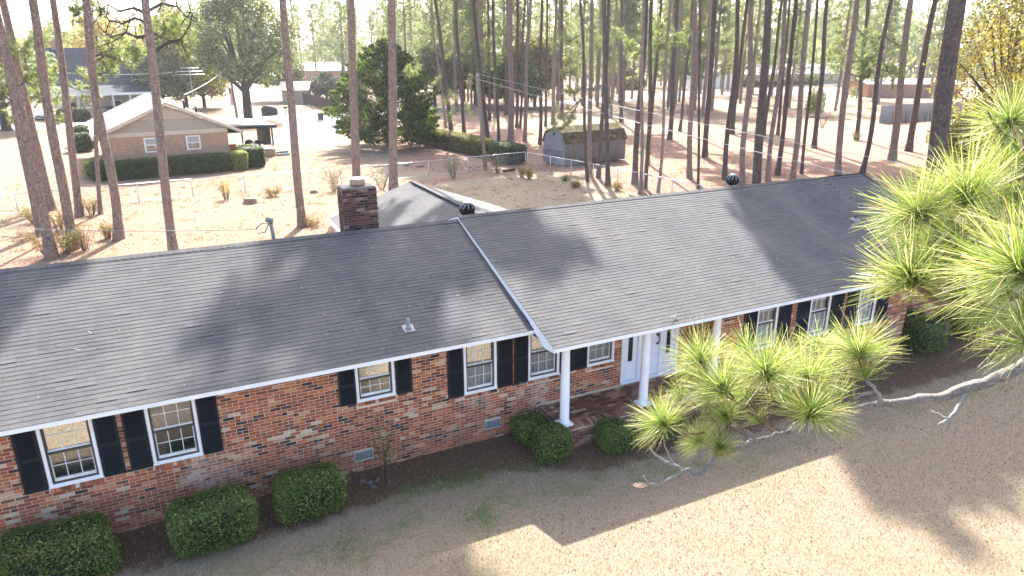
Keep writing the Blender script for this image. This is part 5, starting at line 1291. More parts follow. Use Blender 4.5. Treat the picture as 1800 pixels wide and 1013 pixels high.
for i, (px, H, W_, lf, lab) in enumerate([
    ((82, 448), 1.15, 1.9, 'dryleaf', 'green-brown shrub at the foot of the leftmost thick pine'), ((105, 405), 1.1, 1.6, 'dryleaf', 'brown shrub between the second row of left pines'),
    ((60, 392), .9, 1.5, 'olive', 'low yellow-green shrub left of the leftmost pines'), ((150, 440), 1.2, 1.5, 'dryleaf', 'tan shrub right of the second thick left pine'),
    ((117, 448), 1.0, 1.3, 'olive', 'shrub filling the gap between the two thick left pines'), ((162, 378), .9, 1.4, 'dryleaf', 'thin dry shrub beside the slim short pine'), ((190, 420), .7, .9, 'dryleaf', 'little orange-brown shrub near the leaning pine'),
    ((398, 351), 1.25, .9, 'yellowleaf', 'upright yellow shrub before the fence, left of the cut stump'), ((587, 336), 1.5, 1.6, 'greyleaf', 'green fan-shaped shrub left of the chimney'),
    ((672, 334), 1.5, 2.0, 'greyleaf', 'grey twiggy shrub behind the pine right of the chimney'), ((797, 313), 1.5, 1.7, 'greyleaf', 'dark vase-shaped shrub behind the rear roof, left of the utility pole'),
    ((876, 304), 1.4, 1.6, 'greyleaf', 'grey vase-shaped shrub just right of the utility pole'), ((917, 312), .8, .7, 'dryleaf', 'pale dry clump in front of the hedge end'), ((931, 315), .7, .5, 'dryleaf', 'small brown clump right of the pale dry clump'),
    ((480, 345), .5, 1.2, 'dryleaf', 'low dry weeds between the stump and the lone pine'), ((550, 398), .45, 1.6, 'dryleaf', 'low rusty weeds right of the lone pine'), ((993, 318), .3, .4, 'green', 'small green weed by the shed fence'), ((1085, 335), .5, .9, 'dryleaf', 'dry twig heap before the shed pines'),
    ((1012, 330), .35, .6, 'dryleaf', 'small dry clump between fence and shed pines'), ((1140, 285), 1.5, 1.6, 'bareleaf', 'bare twiggy bush right of the shed end')]):
    stem_shrub(at(px, z=0), H, W_, lab, {'green': 'box', 'bareleaf': 'dryleaf'}.get(lf, lf), 200+i, n={'bareleaf': 60}.get(lf, 700 if lf in ('dryleaf', 'olive') else 520), group='loose shrubs of the back yard', fat=1.5)
def stump(px, rad, h, label, seed):
    r = np.random.default_rng(seed); b = at(px, z=0); prof = [(rad*1.35, -.05), (rad*1.12, .06), (rad, h*.6), (rad*.97, h)]
    m = MB(); m.tube([b+np.array([0, 0, z]) for _, z in prof], [q for q, _ in prof], 16, jit=.08, seed=seed); m.thing('tree_stump', M['stump'], b, label=label, cat='stump')
stump((441, 357), .38, .28, 'wide cut tree stump before the fence, right of the yellow shrub', 1)
stump((552, 339), .22, .18, 'small cut stump between the lone pine and the green shrub', 2)
stone('yard_stone', at((715, 292), z=0), (.5, .3, .2), 'dark stone edging behind the pine right of the chimney', 50); stone('yard_stone', at((738, 294), z=0), (.7, .3, .18), 'long dark stone beside the yard edging', 51)
for i in range(9):
    stone('white_stone', at((812+i*5.2, 296+3*math.sin(i*2)), z=0), (.22, .16, .12), 'pale stone in the row between the two vase-shaped shrubs', 60+i, 'concrete', 'stone', 'row of pale stones in the yard', i)
m = MB(); b = at((897, 302), z=0); m.tube([b+np.array([-.6, 0, .1]), b+np.array([.5, .25, .1])], .09, 9); m.thing('log', M['oakbark'], b, label='short log lying in front of the clipped hedge', cat='log')
# the clipped hedge running towards the cedar
ha, hb = at((905, 288), z=0), at((740, 248), z=0); hn = (hb-ha)/np.linalg.norm(hb-ha); az_ = math.atan2(hn[1], hn[0])
L_ = np.linalg.norm(hb-ha)
shrub('hedge', (ha+hb)/2+hn*1.6, (L_-3.2, 1.6, 1.45), 'long ragged olive hedge running from the shed fence to the cedar', 'hedge', 26000, .06, 'olive', 301, az_, None, pw=4, lump=.12, depth_=.25)
shrub('hedge', ha+hn*1.0, (3.4, 1.9, 1.55), 'dark green clipped end of the hedge beside the fence corner', 'hedge', 16000, .05, 'hedge', 302, az_, None, pw=6, lump=.05, depth_=.15)

# ------------------------------------------------------------------ grey gambrel shed
S0 = at((993, 294), z=0); u = np.array([math.cos(R(8.0)), math.sin(R(8.0)), 0]); v = np.array([-math.sin(R(14.0)), math.cos(R(14.0)), 0]); LS, WS, HS = 6.2, 2.5, 1.85
shed = empty('garden_shed', S0, 'weathered grey gambrel shed with mossy roof among the pines', 'shed')
P_ = lambda a, b, z: S0+u*a+v*b+np.array([0, 0, z])
prof = [(0, 0.12), (0, HS), (.32*WS/2.4, HS+.62), (WS/2, HS+1.0), (WS-.32*WS/2.4, HS+.62), (WS, HS), (WS, .12)]
m = MB(); m.prism([P_(0, b, z) for b, z in prof], u*LS); m.build('body', M['shedwood'], shed)
bd_me = {}
for i in range(16):      # siding boards of the long wall
    a0 = LS*i/16; w_ = LS/16-.012
    m = MB(); m.prism([P_(a0+.006, -.02, .12), P_(a0+.006+w_, -.02, .12), P_(a0+.006+w_, -.02, HS-.02), P_(a0+.006, -.02, HS-.02)], v*.018); m.build('board', M['shedwood'], shed)
for i in range(8):       # boards of the gable front, brightened by colour where shading equals the long wall
    b0 = WS*i/8; zt_ = min(np.interp(b0, [p for p, _ in prof[1:6]], [z for _, z in prof[1:6]]), np.interp(b0+WS/8, [p for p, _ in prof[1:6]], [z for _, z in prof[1:6]]))
    m = MB(); m.prism([P_(-.02, b0+.006, .12), P_(-.02, b0+WS/8-.006, .12), P_(-.02, b0+WS/8-.006, zt_-.03), P_(-.02, b0+.006, zt_-.03)], u*.018); m.build('board', M['shedfront'] if 'shedfront' in M else M['shedwood'], shed)
m = MB(); o_ = .10
rp = [(-.06, HS-.12), (.32*WS/2.4-.03, HS+.66), (WS/2, HS+1.06), (WS-.32*WS/2.4+.03, HS+.66), (WS+.06, HS-.12)]
for (b0, z0_), (b1, z1_) in zip(rp[:-1], rp[1:]): m.prism([P_(-o_, b0, z0_), P_(-o_, b1, z1_), P_(-o_, b1, z1_+.05), P_(-o_, b0, z0_+.05)], u*(LS+2*o_))
m.build('roof', M['moss'], shed)
m = MB()
for z in (.72, 1.12): m.prism([P_(-.05, .25, z), P_(-.05, WS-.25, z), P_(-.05, WS-.25, z+.06), P_(-.05, .25, z+.06)], u*.028)
for i in range(8): b = .35+i*(WS-.7)/7; m.prism([P_(-.046, b, .785), P_(-.046, b+.04, .785), P_(-.046, b+.04, 1.115), P_(-.046, b, 1.115)], u*.022)
m.build('rack', M['shedwood'], shed)
m = MB(); m.prism([P_(-.03, WS/2-.1, HS+.45), P_(-.03, WS/2+.1, HS+.45), P_(-.03, WS/2+.1, HS+.75), P_(-.03, WS/2-.1, HS+.75)], u*.008); m.build('gable_vent', M['dark'], shed)

# ------------------------------------------------------------------ tan brick neighbour house
NA = R(5.0); NC = np.array([.35, 57.9, 0]); nu = np.array([math.cos(NA), math.sin(NA), 0]); nv = np.array([-math.sin(NA), math.cos(NA), 0])
nb = empty('neighbour_house', NC, 'low tan brick house with pale pink roof and clipped hedge before its gable', 'house', rz=NA)
def nbuild(m, name, mat, parent=None): return link(name, m.mesh(name, mat), parent or nb)
HW, LD, ZE_, RP = 4.0, 14.5, 3.05, .445
m = MB(); ops = [(-1.75, -.80, 1.55, 2.60), (1.05, 2.0, 1.55, 2.60)]
core(m, -HW, HW, -.1, 2.72, 0, .25, ops); m.box(-HW, -HW+.25, .251, LD, -.1, 2.72); m.box(HW-.25, HW, .251, LD, -.1, 2.72); m.box(-HW+.25, HW-.25, LD-.25, LD, -.1, 2.72)
w_ = nbuild(m, 'wall', M['nbrick'])
for a, b, z0_, z1_ in ops:
    m = MB(); c = .085
    m.box(a-.02, a+c, -.03, .1, z0_, z1_); m.box(b-c, b+.02, -.03, .1, z0_, z1_); m.box(a+c, b-c, -.03, .1, z0_, z0_+c); m.box(a+c, b-c, -.03, .1, z1_-c, z1_); m.box(a+c, b-c, .0, .08, (z0_+z1_)/2-.03, (z0_+z1_)/2+.03)
    wi = nbuild(m, 'window', M['white']); 
    zc = (z0_+z1_)/2
    m = MB(); m.box(a+c, b-c, .06, .07, z0_+c, zc); nbuild(m, 'pane', M['glassd'], wi); m = MB(); m.box(a+c, b-c, .06, .07, zc, z1_-c); nbuild(m, 'blind', M['nblind'], wi)
m = MB(); m.box(-HW-.02, HW+.02, -.06, .2, 2.722, 3.02); nbuild(m, 'frieze_board', M['cream'])
m = MB(); m.prism([(-HW, -.01, 3.022), (HW, -.01, 3.022), (0, -.01, 3.022+HW*RP)], (0, .2, 0)); gs = nbuild(m, 'gable_siding', M['siding'])
m = MB()
for i in range(7):
    z = 3.0+HW*RP*(.50+.065*i); hw = (3.022+HW*RP-z-.08)/RP
    if hw > .1: m.box(-hw, hw, -.035-.0, -.012, z, z+.075)
nbuild(m, 'louver', M['cream'], gs)
m = MB(); ov = .95
for s in (-1, 1):
    m.prism([(s*(HW+ov), -.45, ZE_-.02-ov*RP+.12), (0, -.45, ZE_+HW*RP+.12), (0, -.45, ZE_+HW*RP+.24), (s*(HW+ov), -.45, ZE_-ov*RP+.22)], (0, LD+.9, 0))
rf = nbuild(m, 'roof', M['nroof'])
m = MB()
for s in (-1, 1):
    m.prism([(s*(HW+ov+.02), -.48, ZE_-.02-ov*RP+.02), (s*.001, -.48, ZE_+HW*RP+.02), (s*.001, -.48, ZE_+HW*RP+.25), (s*(HW+ov+.02), -.48, ZE_-ov*RP+.24)], (0, .028, 0))
    m.box(s*(HW+ov+.03) if s < 0 else HW+ov+.001, s*(HW+ov+.001) if s < 0 else HW+ov+.03, -.44, LD+.4, ZE_-ov*RP-.02, ZE_-ov*RP+.20)
nbuild(m, 'rake_board', M['cream'])
m = MB(); 
for s in (-1, 1): m.box(min(s*HW, s*(HW+ov)), max(s*HW, s*(HW+ov)), -.40, LD+.3, 2.62, 2.66)
nbuild(m, 'soffit', M['cream'])
for k, (x, y, z) in enumerate(((1.6, 3, 4.62), (2.6, 4.5, 4.05))):
    m = MB(); m.tube([(x, y, z-.4), (x, y, z+.35)], .09, 8); nbuild(m, 'vent_pipe', M['blackm'])
# open carport porch on its right side
m = MB(); m.prism([(HW+.55, 4.5, 2.82), (HW+4.6, 4.5, 2.55), (HW+4.6, 4.5, 2.64), (HW+.55, 4.5, 2.95)], (0, 6.5, 0)); cr = nbuild(m, 'carport_roof', M['carport'])
m = MB(); m.box(HW+.5, HW+4.65, 4.42, 4.49, 2.42, 2.66); m.box(HW+4.61, HW+4.7, 4.42, 11.0, 2.42, 2.66); nbuild(m, 'carport_fascia', M['tarp'])
for x, y in ((HW+4.35, 4.8), (HW+1.9, 4.8), (HW+4.35, 10.5)): m = MB(); m.box(x-.06, x+.06, y-.06, y+.06, .9, 2.6); nbuild(m, 'post', M['blackm'])
m = MB(); m.box(HW+3.75, HW+4.3, 5.2, 5.3, .9, 2.5); m.box(HW+3.75, HW+3.85, 5.31, 8, .9, 2.5); nbuild(m, 'screen_panel', M['tarp'])
m = MB(); m.box(HW+.01, HW+4.45, 4.75, 10.8, -.05, .62); ps = nbuild(m, 'porch_base', M['nbrick'])
m = MB()
for i in range(20):
    for k in range(3): m.box(HW+.5+i*.2+(k % 2)*.1, HW+.58+i*.2+(k % 2)*.1, 4.66, 4.74, .64+k*.11, .70+k*.11)
m.box(HW+.01, HW+4.45, 4.64, 4.75, .97, 1.02); nbuild(m, 'brick_screen', M['nbrick'], ps)
def nthing(m, name, mat, x, y, z, label, cat):
    o = link(name, m.mesh(name, mat), None, loc=NC+nu*x+nv*y+np.array([0, 0, z]), label=label, cat=cat); o.rotation_euler.z = NA; return o
m = MB(); m.lathe((0, 0, 0), [(.3, 0), (.42, .35), (.36, .62), (.12, .78)], 12); nthing(m, 'covered_grill', M['tarp'], HW+2.6, 5.9, .62, 'dark covered bulky item on the open porch, left of the screens', 'grill')
m = MB(); m.lathe((0, 0, 0), [(.25, 0), (.34, .4), (.2, .66)], 10); nthing(m, 'covered_item', M['tarp'], HW+3.35, 6.2, .62, 'smaller dark covered item beside the bulky one on the porch', 'covered item')
m = MB(); m.box(-.35, .35, -.25, .25, 0, .42); m.box(-.37, .37, -.27, .27, .425, .50); nthing(m, 'red_cooler', M['red'], HW+1.1, 5.6, .62, 'red box on the open porch of the tan brick house', 'box')
m = MB(); m.box(-.3, .3, -.25, .25, 0, .36); m.box(-.32, .32, -.27, .27, .365, .44); nthing(m, 'blue_cooler', M['blue'], HW+.4, 5.5, .62, 'blue box on the open porch next to the house wall', 'box')
m = MB()
for x in (0, 3.2): m.tube([(x, 0, 0), (x, 0, .95)], .02, 6)
for z in (.92, .5): m.tube([(0, 0, z), (3.2, 0, z)], .016, 6)
for i in range(1, 22): m.tube([(i*.145, 0, .05), (i*.145, 0, .92)], .008, 4)
nthing(m, 'porch_railing', M['metal'], HW+5.0, 5.0, 0, 'low metal railing beside the carport steps', 'railing')
m = MB(); m.box(0, 1.0, 0, .35, 0, .18); m.box(0, 1.0, .36, .72, 0, .36); nthing(m, 'porch_steps', M['concrete'], HW+4.6, 4.6, 0, 'short concrete steps beside the carport railing', 'steps')
# hedge round the gable and topiary balls
def nhedge(x, y, dims, label, mat, seed, n, pw=7): return shrub('hedge', NC+nu*x+nv*y, dims, label, 'hedge', n, .05, mat, seed, NA, None, pw=pw, lump=.03, depth_=.12)
nhedge(-.2, -1.35, (8.2, 1.4, 1.35), 'long dark clipped hedge under the two gable windows', 'hedge', 311, 26000)
nhedge(4.35, -1.0, (1.2, 1.7, 1.35), 'bright clipped hedge block at the right corner of the gable', 'hedgey', 312, 6000)
nhedge(5.55, .5, (1.7, 3.2, 1.5), 'tall flat-topped hedge block between gable corner and carport', 'hedge', 313, 14000)
nhedge(-4.75, -.9, (1.5, 1.8, 1.3), 'dark rounded hedge end at the left corner of the gable', 'hedge', 314, 7000, 4)
nhedge(-5.0, 1.0, (1.6, 2.0, 1.1), 'yellow clipped hedge running back along the left wall', 'hedgey', 315, 6000)
nhedge(-5.1, 3.4, (1.5, 1.6, .9), 'lower yellow hedge block behind the first yellow one', 'hedgey', 316, 5000)
b = at((146, 266), z=0)
shrub('topiary_shrub', b, (2.1, 2.0, 1.7), 'dark drum-shaped topiary shrub beside the yellow hedge', 'shrub', 7000, .06, 'hedge', 321, 0, pw=3, lump=.04)
shrub('topiary_shrub', b+np.array([-.2, 4.5, 0]), (1.9, 1.8, 2.0), 'dome-shaped topiary shrub behind the drum-shaped one', 'shrub', 6000, .06, 'hedge', 322, 0, pw=2.4, lump=.04)

# ------------------------------------------------------------------ beyond: poles, flag, cart, mailbox, fences, sheds
b = at((417, 208), z=0); t_ = at_depth((402, 116), depth(b)); m = MB(); m.tube([b-np.array([0, 0, .2]), t_], [.17, .12], 10); p2 = m.thing('wooden_pole', M['polewood'], b, label='leaning wooden pole with a guy wire in front of the big oak', cat='pole')
wire('service_wire', t_, NC+nu*2.0+nv*6+np.array([0, 0, 5.2]), .3, 'bright twisted wire from the wooden pole down to the pink roof', .03)
wire('guy_wire', t_, at((440, 196), z=0), 0, 'thin guy wire slanting from the wooden pole to the oak', .012)
wire('overhead_wire', t_, at_depth((90, 127), 75), .6, 'wire crossing in front of the dark roofed house', .012)
b = at((403, 208), z=0); dp = depth(b); t_ = at_depth((400, 152), dp); fp = empty('flagpole', b, 'white flagpole with a drooping striped flag beside the wooden pole', 'flagpole')
m = MB(); m.tube([b, t_], [.06, .035], 8); m.lathe(t_, [(.05, 0), (.07, .06), (.03, .12)], 8); m.build('pole', M['white'], fp)
V = []; F = []; n = 14
for i in range(n+1):
    f = i/n
    for k in range(7):
        g = k/6; V.append((.04+.55*g+.08*math.sin(9*g+2*f), .14*math.sin(7*g+1), -.1-2.3*f-.25*g))
    if i:
        for k in range(6): F.append((7*(i-1)+k, 7*(i-1)+k+1, 7*i+k+1, 7*i+k))
fl = link('flag', MB().add(V, F, smooth=True).mesh('flag', M['flag']), fp, loc=t_-b)
link('canton', MB().add([(x, y-.03, z) for x, y, z in V[:7*6]], [f for f in F if max(f) < 42 and f[0] % 7 < 3]).mesh('canton', M['navy']), fl)
b = NC+nu*2.6+nv*5+np.array([0, 0, 4.2]); m = MB(); m.tube([(0, 0, -.6), (0, 0, 3.2)], .025, 6)
for k, z in enumerate((2.6, 2.85, 3.1)): 
    m.tube([(-1.1+.2*k, 0, z), (1.1-.2*k, 0, z)], .02, 5)
    for i in range(6): x = -.9+.36*i; m.tube([(x, -.5+.05*k, z), (x, .5-.05*k, z)], .011, 4)
link('tv_antenna', m.mesh('tv_antenna', M['metal']), None, loc=b, label='spiky roof aerial standing on the right slope of the pink roof', cat='antenna')
b = at((564, 213), z=0); ct = empty('wheeled_bin', b, 'green wheeled trash bin standing on the driveway', 'bin')
m = MB(); V = [(-.26, -.30, .12), (.26, -.30, .12), (.26, .26, .12), (-.26, .26, .12), (-.34, -.40, 1.0), (.34, -.40, 1.0), (.34, .36, 1.0), (-.34, .36, 1.0)]; m.add(V, [(3, 2, 1, 0), (4, 5, 6, 7), (0, 1, 5, 4), (1, 2, 6, 5), (2, 3, 7, 6), (3, 0, 4, 7)]); link('body', m.mesh('body', M['cart']), ct)
m = MB(); m.box(-.36, .36, -.43, .38, 1.005, 1.06); m.box(-.3, .3, .385, .45, .98, 1.03); link('lid', m.mesh('lid', M['cart']), ct)
for s in (-.3, .3): m = MB(); m.tube([(s-.04, .27, .13), (s+.04, .27, .13)], .13, 12); link('wheel', m.mesh('wheel', M['tyre']), ct)
b = at((503, 206), z=0); mbx = empty('mailbox', b, 'dark mailbox on a thin post beside the driveway', 'mailbox')
m = MB(); m.box(-.05, .05, -.05, .05, -.1, 1.15); link('post', m.mesh('post', M['polewood']), mbx); m = MB(); m.prism([(-.28, -.13, 1.16), (-.28, .13, 1.16), (-.28, .13, 1.34), (-.28, .07, 1.42), (-.28, -.07, 1.42), (-.28, -.13, 1.34)], (.56, 0, 0)); link('box', m.mesh('box', M['blackm']), mbx)
stone('dark_rock', at((475, 203), z=0), (2.2, 1.2, 1.5), 'dark lump beside the stout oak trunk', 77, 'tarp')
# dark board fence going away
a = at((596, 200), z=0); b = at((516, 178), z=0); L_ = np.linalg.norm(b-a); d = (b-a)/L_
bf = empty('board_fence', a, 'dark wooden board fence running away beyond the driveway', 'fence')
m = MB(); k = int(L_/.32)
brd = MB().obox((0, 0, .95), d, (-d[1], d[0], 0), (0, 0, 1), .14, .012, .88).mesh('board', M['fencewood'])
for i in range(k): link('board', brd, bf, loc=d*(i+.5)*L_/k)
m = MB()
for z in (.4, 1.5): m.bar(a+np.array([0, 0, z])+np.array([d[1], -d[0], 0])*.05, b+np.array([0, 0, z])+np.array([d[1], -d[0], 0])*.05, .04, .09)
m.build('rail', M['fencewood'], bf)
n = 11; pm = MB().obox((d[1]*.1, -d[0]*.1, 1.0), d, (-d[1], d[0], 0), (0, 0, 1), .08, .08, 1.02).mesh('post', M['blackm'])
for i in range(n): link('post', pm, bf, loc=d*(i+.2)*L_/n)
def barn(name, px, dims, zr_, yaw, roofm, wallm, label, cat='building', wins=0, ov=.5, extra=None, winm='dark'):
    """a gable-roofed far building: dims (length along its ridge, depth, eave height), ridge height"""
    b = at(px, z=0); o = empty(name, b, label, cat, rz=yaw); L, D, H = dims
    m = MB(); m.box(-L/2, L/2, 0, D, -.1, H); m.prism([(-L/2, 0, H+.001), (-L/2, D/2, zr_-.1), (-L/2, D, H+.001)], (L, 0, 0)); link('wall', m.mesh('wall', M[wallm]), o)
    sl = (zr_-H)/(D/2); m = MB()
    m.prism([(-L/2-ov, -ov, H-sl*ov), (-L/2-ov, D/2, zr_), (-L/2-ov, D+ov, H-sl*ov), (-L/2-ov, D+ov, H-sl*ov-.14), (-L/2-ov, D/2, zr_-.14), (-L/2-ov, -ov, H-sl*ov-.14)], (L+2*ov, 0, 0)); link('roof', m.mesh('roof', M[roofm]), o)
    for i in range(wins):
        x = -L/2+L*(i+.5)/wins; m = MB(); m.box(x-.65, x+.65, -.05, .04, 1.0, 2.2); w = link('window', m.mesh('window', M['white']), o); m = MB(); m.box(x-.55, x+.55, -.07, -.055, 1.1, 2.1); link('pane', m.mesh('pane', M[winm]), w)
    return o
barn('metal_shed', (519, 183), (4.2, 4.5, 2.6), 3.7, R(-20), 'cream', 'siding', 'small tan metal shed at the far end of the dark fence', 'shed')
barn('long_barn', (545, 149), (22, 14, 2.6), 4.6, R(-28), 'steel', 'tarp', 'low building with a gleaming white metal roof in the distance', 'building', 4)
barn('far_house', (595, 150), (34, 14, 4.0), 6.0, R(-30), 'groof', 'fbrick', 'long red brick building far beyond the white metal roof', 'house', 5)
# dark-roofed two storey house with columns
dh = barn('far_house', (190, 205), (11.0, 10.5, 3.9), 9.2, R(3), 'droof', 'siding', 'far house with a steep dark blue-grey roof and white porch columns', 'house', 4, .6)
for i in range(6): m = MB(); m.box(-5.4+i*2.1, -5.2+i*2.1, -2.4, -2.2, 0, 3.3); link('column', m.mesh('column', M['white']), dh)
m = MB(); m.prism([(-6.1, -2.8, 3.2), (-6.1, .1, 4.1), (-6.1, .1, 4.25), (-6.1, -2.8, 3.35)], (12.2, 0, 0)); link('porch_roof', m.mesh('porch_roof', M['droof']), dh)
m = MB(); m.box(-6.1, 6.1, -2.84, -2.81, 3.0, 3.34); link('porch_fascia', m.mesh('porch_fascia', M['white']), dh)
for x in (-5.0, 4.9): m = MB(); m.box(x-.4, x+.4, 5, 5.8, 8.2, 10.3); link('chimney', m.mesh('chimney', M['fbrick']), dh)
b = at((142, 222), z=0)
for i, (px, lab) in enumerate((((128, 214), 'dark clipped hedge left of the small bare tree before the columned house'), ((152, 213), 'dark clipped hedge right of the small bare tree before the columned house'))): shrub('hedge', at(px, z=0), (3.4, 1.6, 1.7), lab, 'hedge', 4000, .10, 'hedge', 330+i, 0, pw=4)
# cars
def car(px, yaw, paint, label):
    b = at(px, z=0); o = empty('parked_car', b, label, 'car', rz=yaw)
    pr = [(-2.2, .28), (-2.25, .75), (-1.9, .92), (-1.25, .98), (-.75, 1.38), (.75, 1.42), (1.45, 1.0), (2.1, .86), (2.25, .6), (2.2, .28)]
    m = MB(); m.prism([(x, -.86, z) for x, z in pr], (0, 1.72, 0)); link('body', m.mesh('body', M[paint]), o)
    for s in (-.868, .862): m = MB(); m.prism([(-1.15, s, 1.0), (-.7, s, 1.32), (.68, s, 1.34), (1.25, s, 1.0)], (0, .006, 0)); link('side_window', m.mesh('side_window', M['glassd']), o)
    m = MB(); m.prism([(.80, -.74, 1.385), (.80, .74, 1.385), (1.42, .78, 1.03), (1.42, -.78, 1.03)], (.012, 0, .012)); link('windshield', m.mesh('windshield', M['glassd']), o)
    m = MB(); m.prism([(-1.22, -.78, 1.02), (-1.22, .78, 1.02), (-.78, .74, 1.36), (-.78, -.74, 1.36)], (-.012, 0, .012)); link('rear_window', m.mesh('rear_window', M['glassd']), o)
    for x in (-1.4, 1.4):
        for y in (-.8, .8): m = MB(); m.tube([(x, y-.11, .32), (x, y+.11, .32)], .32, 14); link('wheel', m.mesh('wheel', M['tyre']), o)
    for y in (-.62, .62): m = MB(); m.box(2.18, 2.262, y-.16, y+.16, .62, .74); link('headlight', m.mesh('headlight', M['steel']), o)
car((76, 210), R(-75), 'carwhite', 'white car parked left of the columned far house')
car((192, 205), R(-60), 'carblue', 'blue-grey car parked before the dark roofed far house')
car((1047, 160), R(10), 'blackcar' if 'blackcar' in M else 'carblue', 'dark car on the road seen between the grove pines')
# right-hand far houses and walls
lh = barn('far_house', (1372, 149), (46, 12, 2.9), 5.2, R(-12), 'groof', 'siding', 'long low far house with a pale grey roof behind the grove', 'house', 9)
g = barn('far_garage', (1262, 156), (7.5, 9, 4.2), 6.6, R(-12), 'groof', 'white', 'white garage block left of the long grey-roofed far house', 'garage')
m = MB(); m.box(-2.6, 2.6, -.06, -.01, 0, 2.6); link('garage_door', m.mesh('garage_door', M['steel']), g)
for i in range(7):
    lb = at((1300+i*22, 155-i*.8), z=0); shrub('round_shrub', lb, (4.5, 2.5, 2.0), 'dark foundation shrub in the row before the long far house', 'shrub', 900, .22, 'hedge', 340+i, 0, 'foundation shrubs of the long far house', pw=2.6)
barn('far_building', (1605, 172), (17, 10, 2.6), 3.4, R(-30), 'groof', 'fbrick', 'low red brick building behind the pale fence at right', 'building')
a = at((1545, 217), z=0); b = at((1690, 205), z=0); m = MB(); m.bar(a+np.array([0, 0, 1.05]), b+np.array([0, 0, 1.05]), .06, 2.1); pf = m.thing('pale_fence', M['fencegrey'], a, label='pale grey board fence with dry stalks in front at right', cat='fence')
for i in range(14):
    q = a+(b-a)*(i+.5)/14+np.array([.3, -1.3, 0]); stem_shrub(q, 2.0, 1.1, 'dry pinkish stalk clump before the pale far fence', 'dryleaf', 400+i, 60, .05, 26, 'dry stalk clumps before the pale fence', 'dry_stalks')
shrub('round_shrub', at((1115, 158), z=0), (6.0, 4.5, 3.2), 'rounded yellow shrub beyond the road behind the shed pines', 'shrub', 3000, .2, 'hedgey', 351, 0, pw=2.4)
shrub('round_shrub', at((1090, 152), z=0), (9.0, 5, 4.5), 'olive shrub mass left of the rounded yellow shrub', 'shrub', 3000, .25, 'olive', 352, 0, pw=2.4)
shrub('round_shrub', at((1430, 205), z=0), (2.6, 2.2, 3.4), 'loose yellow-green bush in the open lawn behind the flared pine', 'shrub', 2400, .12, 'hedgey', 353, 0, pw=2.2, lump=.2, inner=.3, depth_=.8)
stem_shrub(at((1445, 225), z=0), 2.2, 2.4, 'bare twiggy bush beside the yellow-green bush', 'dryleaf', 354, 50, .05, 30, None, 'bare_bush')
stem_shrub(at((1210, 200), z=0), 3.0, 2.6, 'bare reddish bush beside the smaller leaning pine', 'dryleaf', 355, 40, .05, 30, None, 'bare_bush')
stem_shrub(at((1505, 248), z=0), .9, 1.3, 'leafy sprout at the foot of the pine behind low boughs', 'greyleaf', 356, 300, .06, 14, None, 'leafy_sprout')
shrub('round_shrub', at((1070, 190), z=0), (1.2, 1.0, 1.7), 'bright yellow-green shrub behind the shed roof', 'shrub', 700, .12, 'hedgey', 357, 0, pw=2.2)
# mossy bough overhanging the shed
# ------------------------------------------------------------------ the foreground pine whose branches reach into view
FD = np.array([math.sin(CY), math.cos(CY), 0]); RT = np.array([math.cos(CY), -math.sin(CY), 0])
tb = CAMP+RT*4.6+FD*3.6; tb[2] = 0
fp_ = empty('pine_tree', tb, 'pine reaching in from the right with long-needled foreground branches', 'tree')
m = MB(); m.tube([tb+np.array([.02*z, 0, z-.1]) for z in (0, .4, 3, 6, 9, 12, 15)], [.32, .25, .22, .19, .15, .10, .05], 16, jit=.05); m.build('trunk', M['pinebark'], fp_)
r = np.random.default_rng(77)
def tuft_mesh(seed, n=230, L=.25, w=.0024, mat='needle', back=.15):
    r = np.random.default_rng(seed)
    a = np.arccos(np.clip(1-(1+back)*r.random(n)**.85, -1, 1)); th = r.random(n)*6.283
    d = np.c_[np.sin(a)*np.cos(th), np.sin(a)*np.sin(th), np.cos(a)]          # axis +Z
    p0 = np.c_[np.zeros((n, 2)), -.07*r.random(n)]+d*.006
    LL = (L*(.72+.4*r.random(n)))[:, None]
    bend = r.normal(0, .12, (n, 3)); d2 = unit(d+bend); LL *= np.where(r.random((n, 1)) < .25, .75, 1.0)
    side = unit(np.cross(d, r.normal(0, 1, (n, 3))))*w/2
    p1 = p0+d*LL*.5; p2 = p1+d2*LL*.5
    V = np.stack([p0-side, p0+side, p1+side, p1-side, p2+side*.45, p2-side*.45], 1).reshape(-1, 3)
    b = (np.arange(n)*6)[:, None]; F = np.vstack([b+np.array([0, 1, 2, 3]), b+np.array([3, 2, 4, 5])])
    return np_mesh('needle_tuft', V, F, [M[mat]])
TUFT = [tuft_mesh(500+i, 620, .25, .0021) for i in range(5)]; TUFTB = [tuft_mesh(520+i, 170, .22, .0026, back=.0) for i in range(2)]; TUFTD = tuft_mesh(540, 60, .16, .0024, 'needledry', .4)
def branch_part(chains, mat, parent, name='twig', k_=1.0):
    """chains: list of (points as (px, py, depth), radii)"""
    for pts, rad in chains:
        mb = MB(); P = [at_depth((x, y), d) for x, y, d in pts]
        # smooth the polyline a little
        Q = []; RR = []
        for i in range(len(P)-1):
            for t in (0, .5):
                Q.append(P[i]*(1-t)+P[i+1]*t+r.normal(0, .003, 3)); RR.append(rad[i]*(1-t)+rad[i+1]*t)
        Q.append(P[-1]); RR.append(rad[-1])
        mb.tube(Q, [q*k_ for q in RR], 9, jit=.14, seed=len(Q))
        mb.build(name, mat, parent)
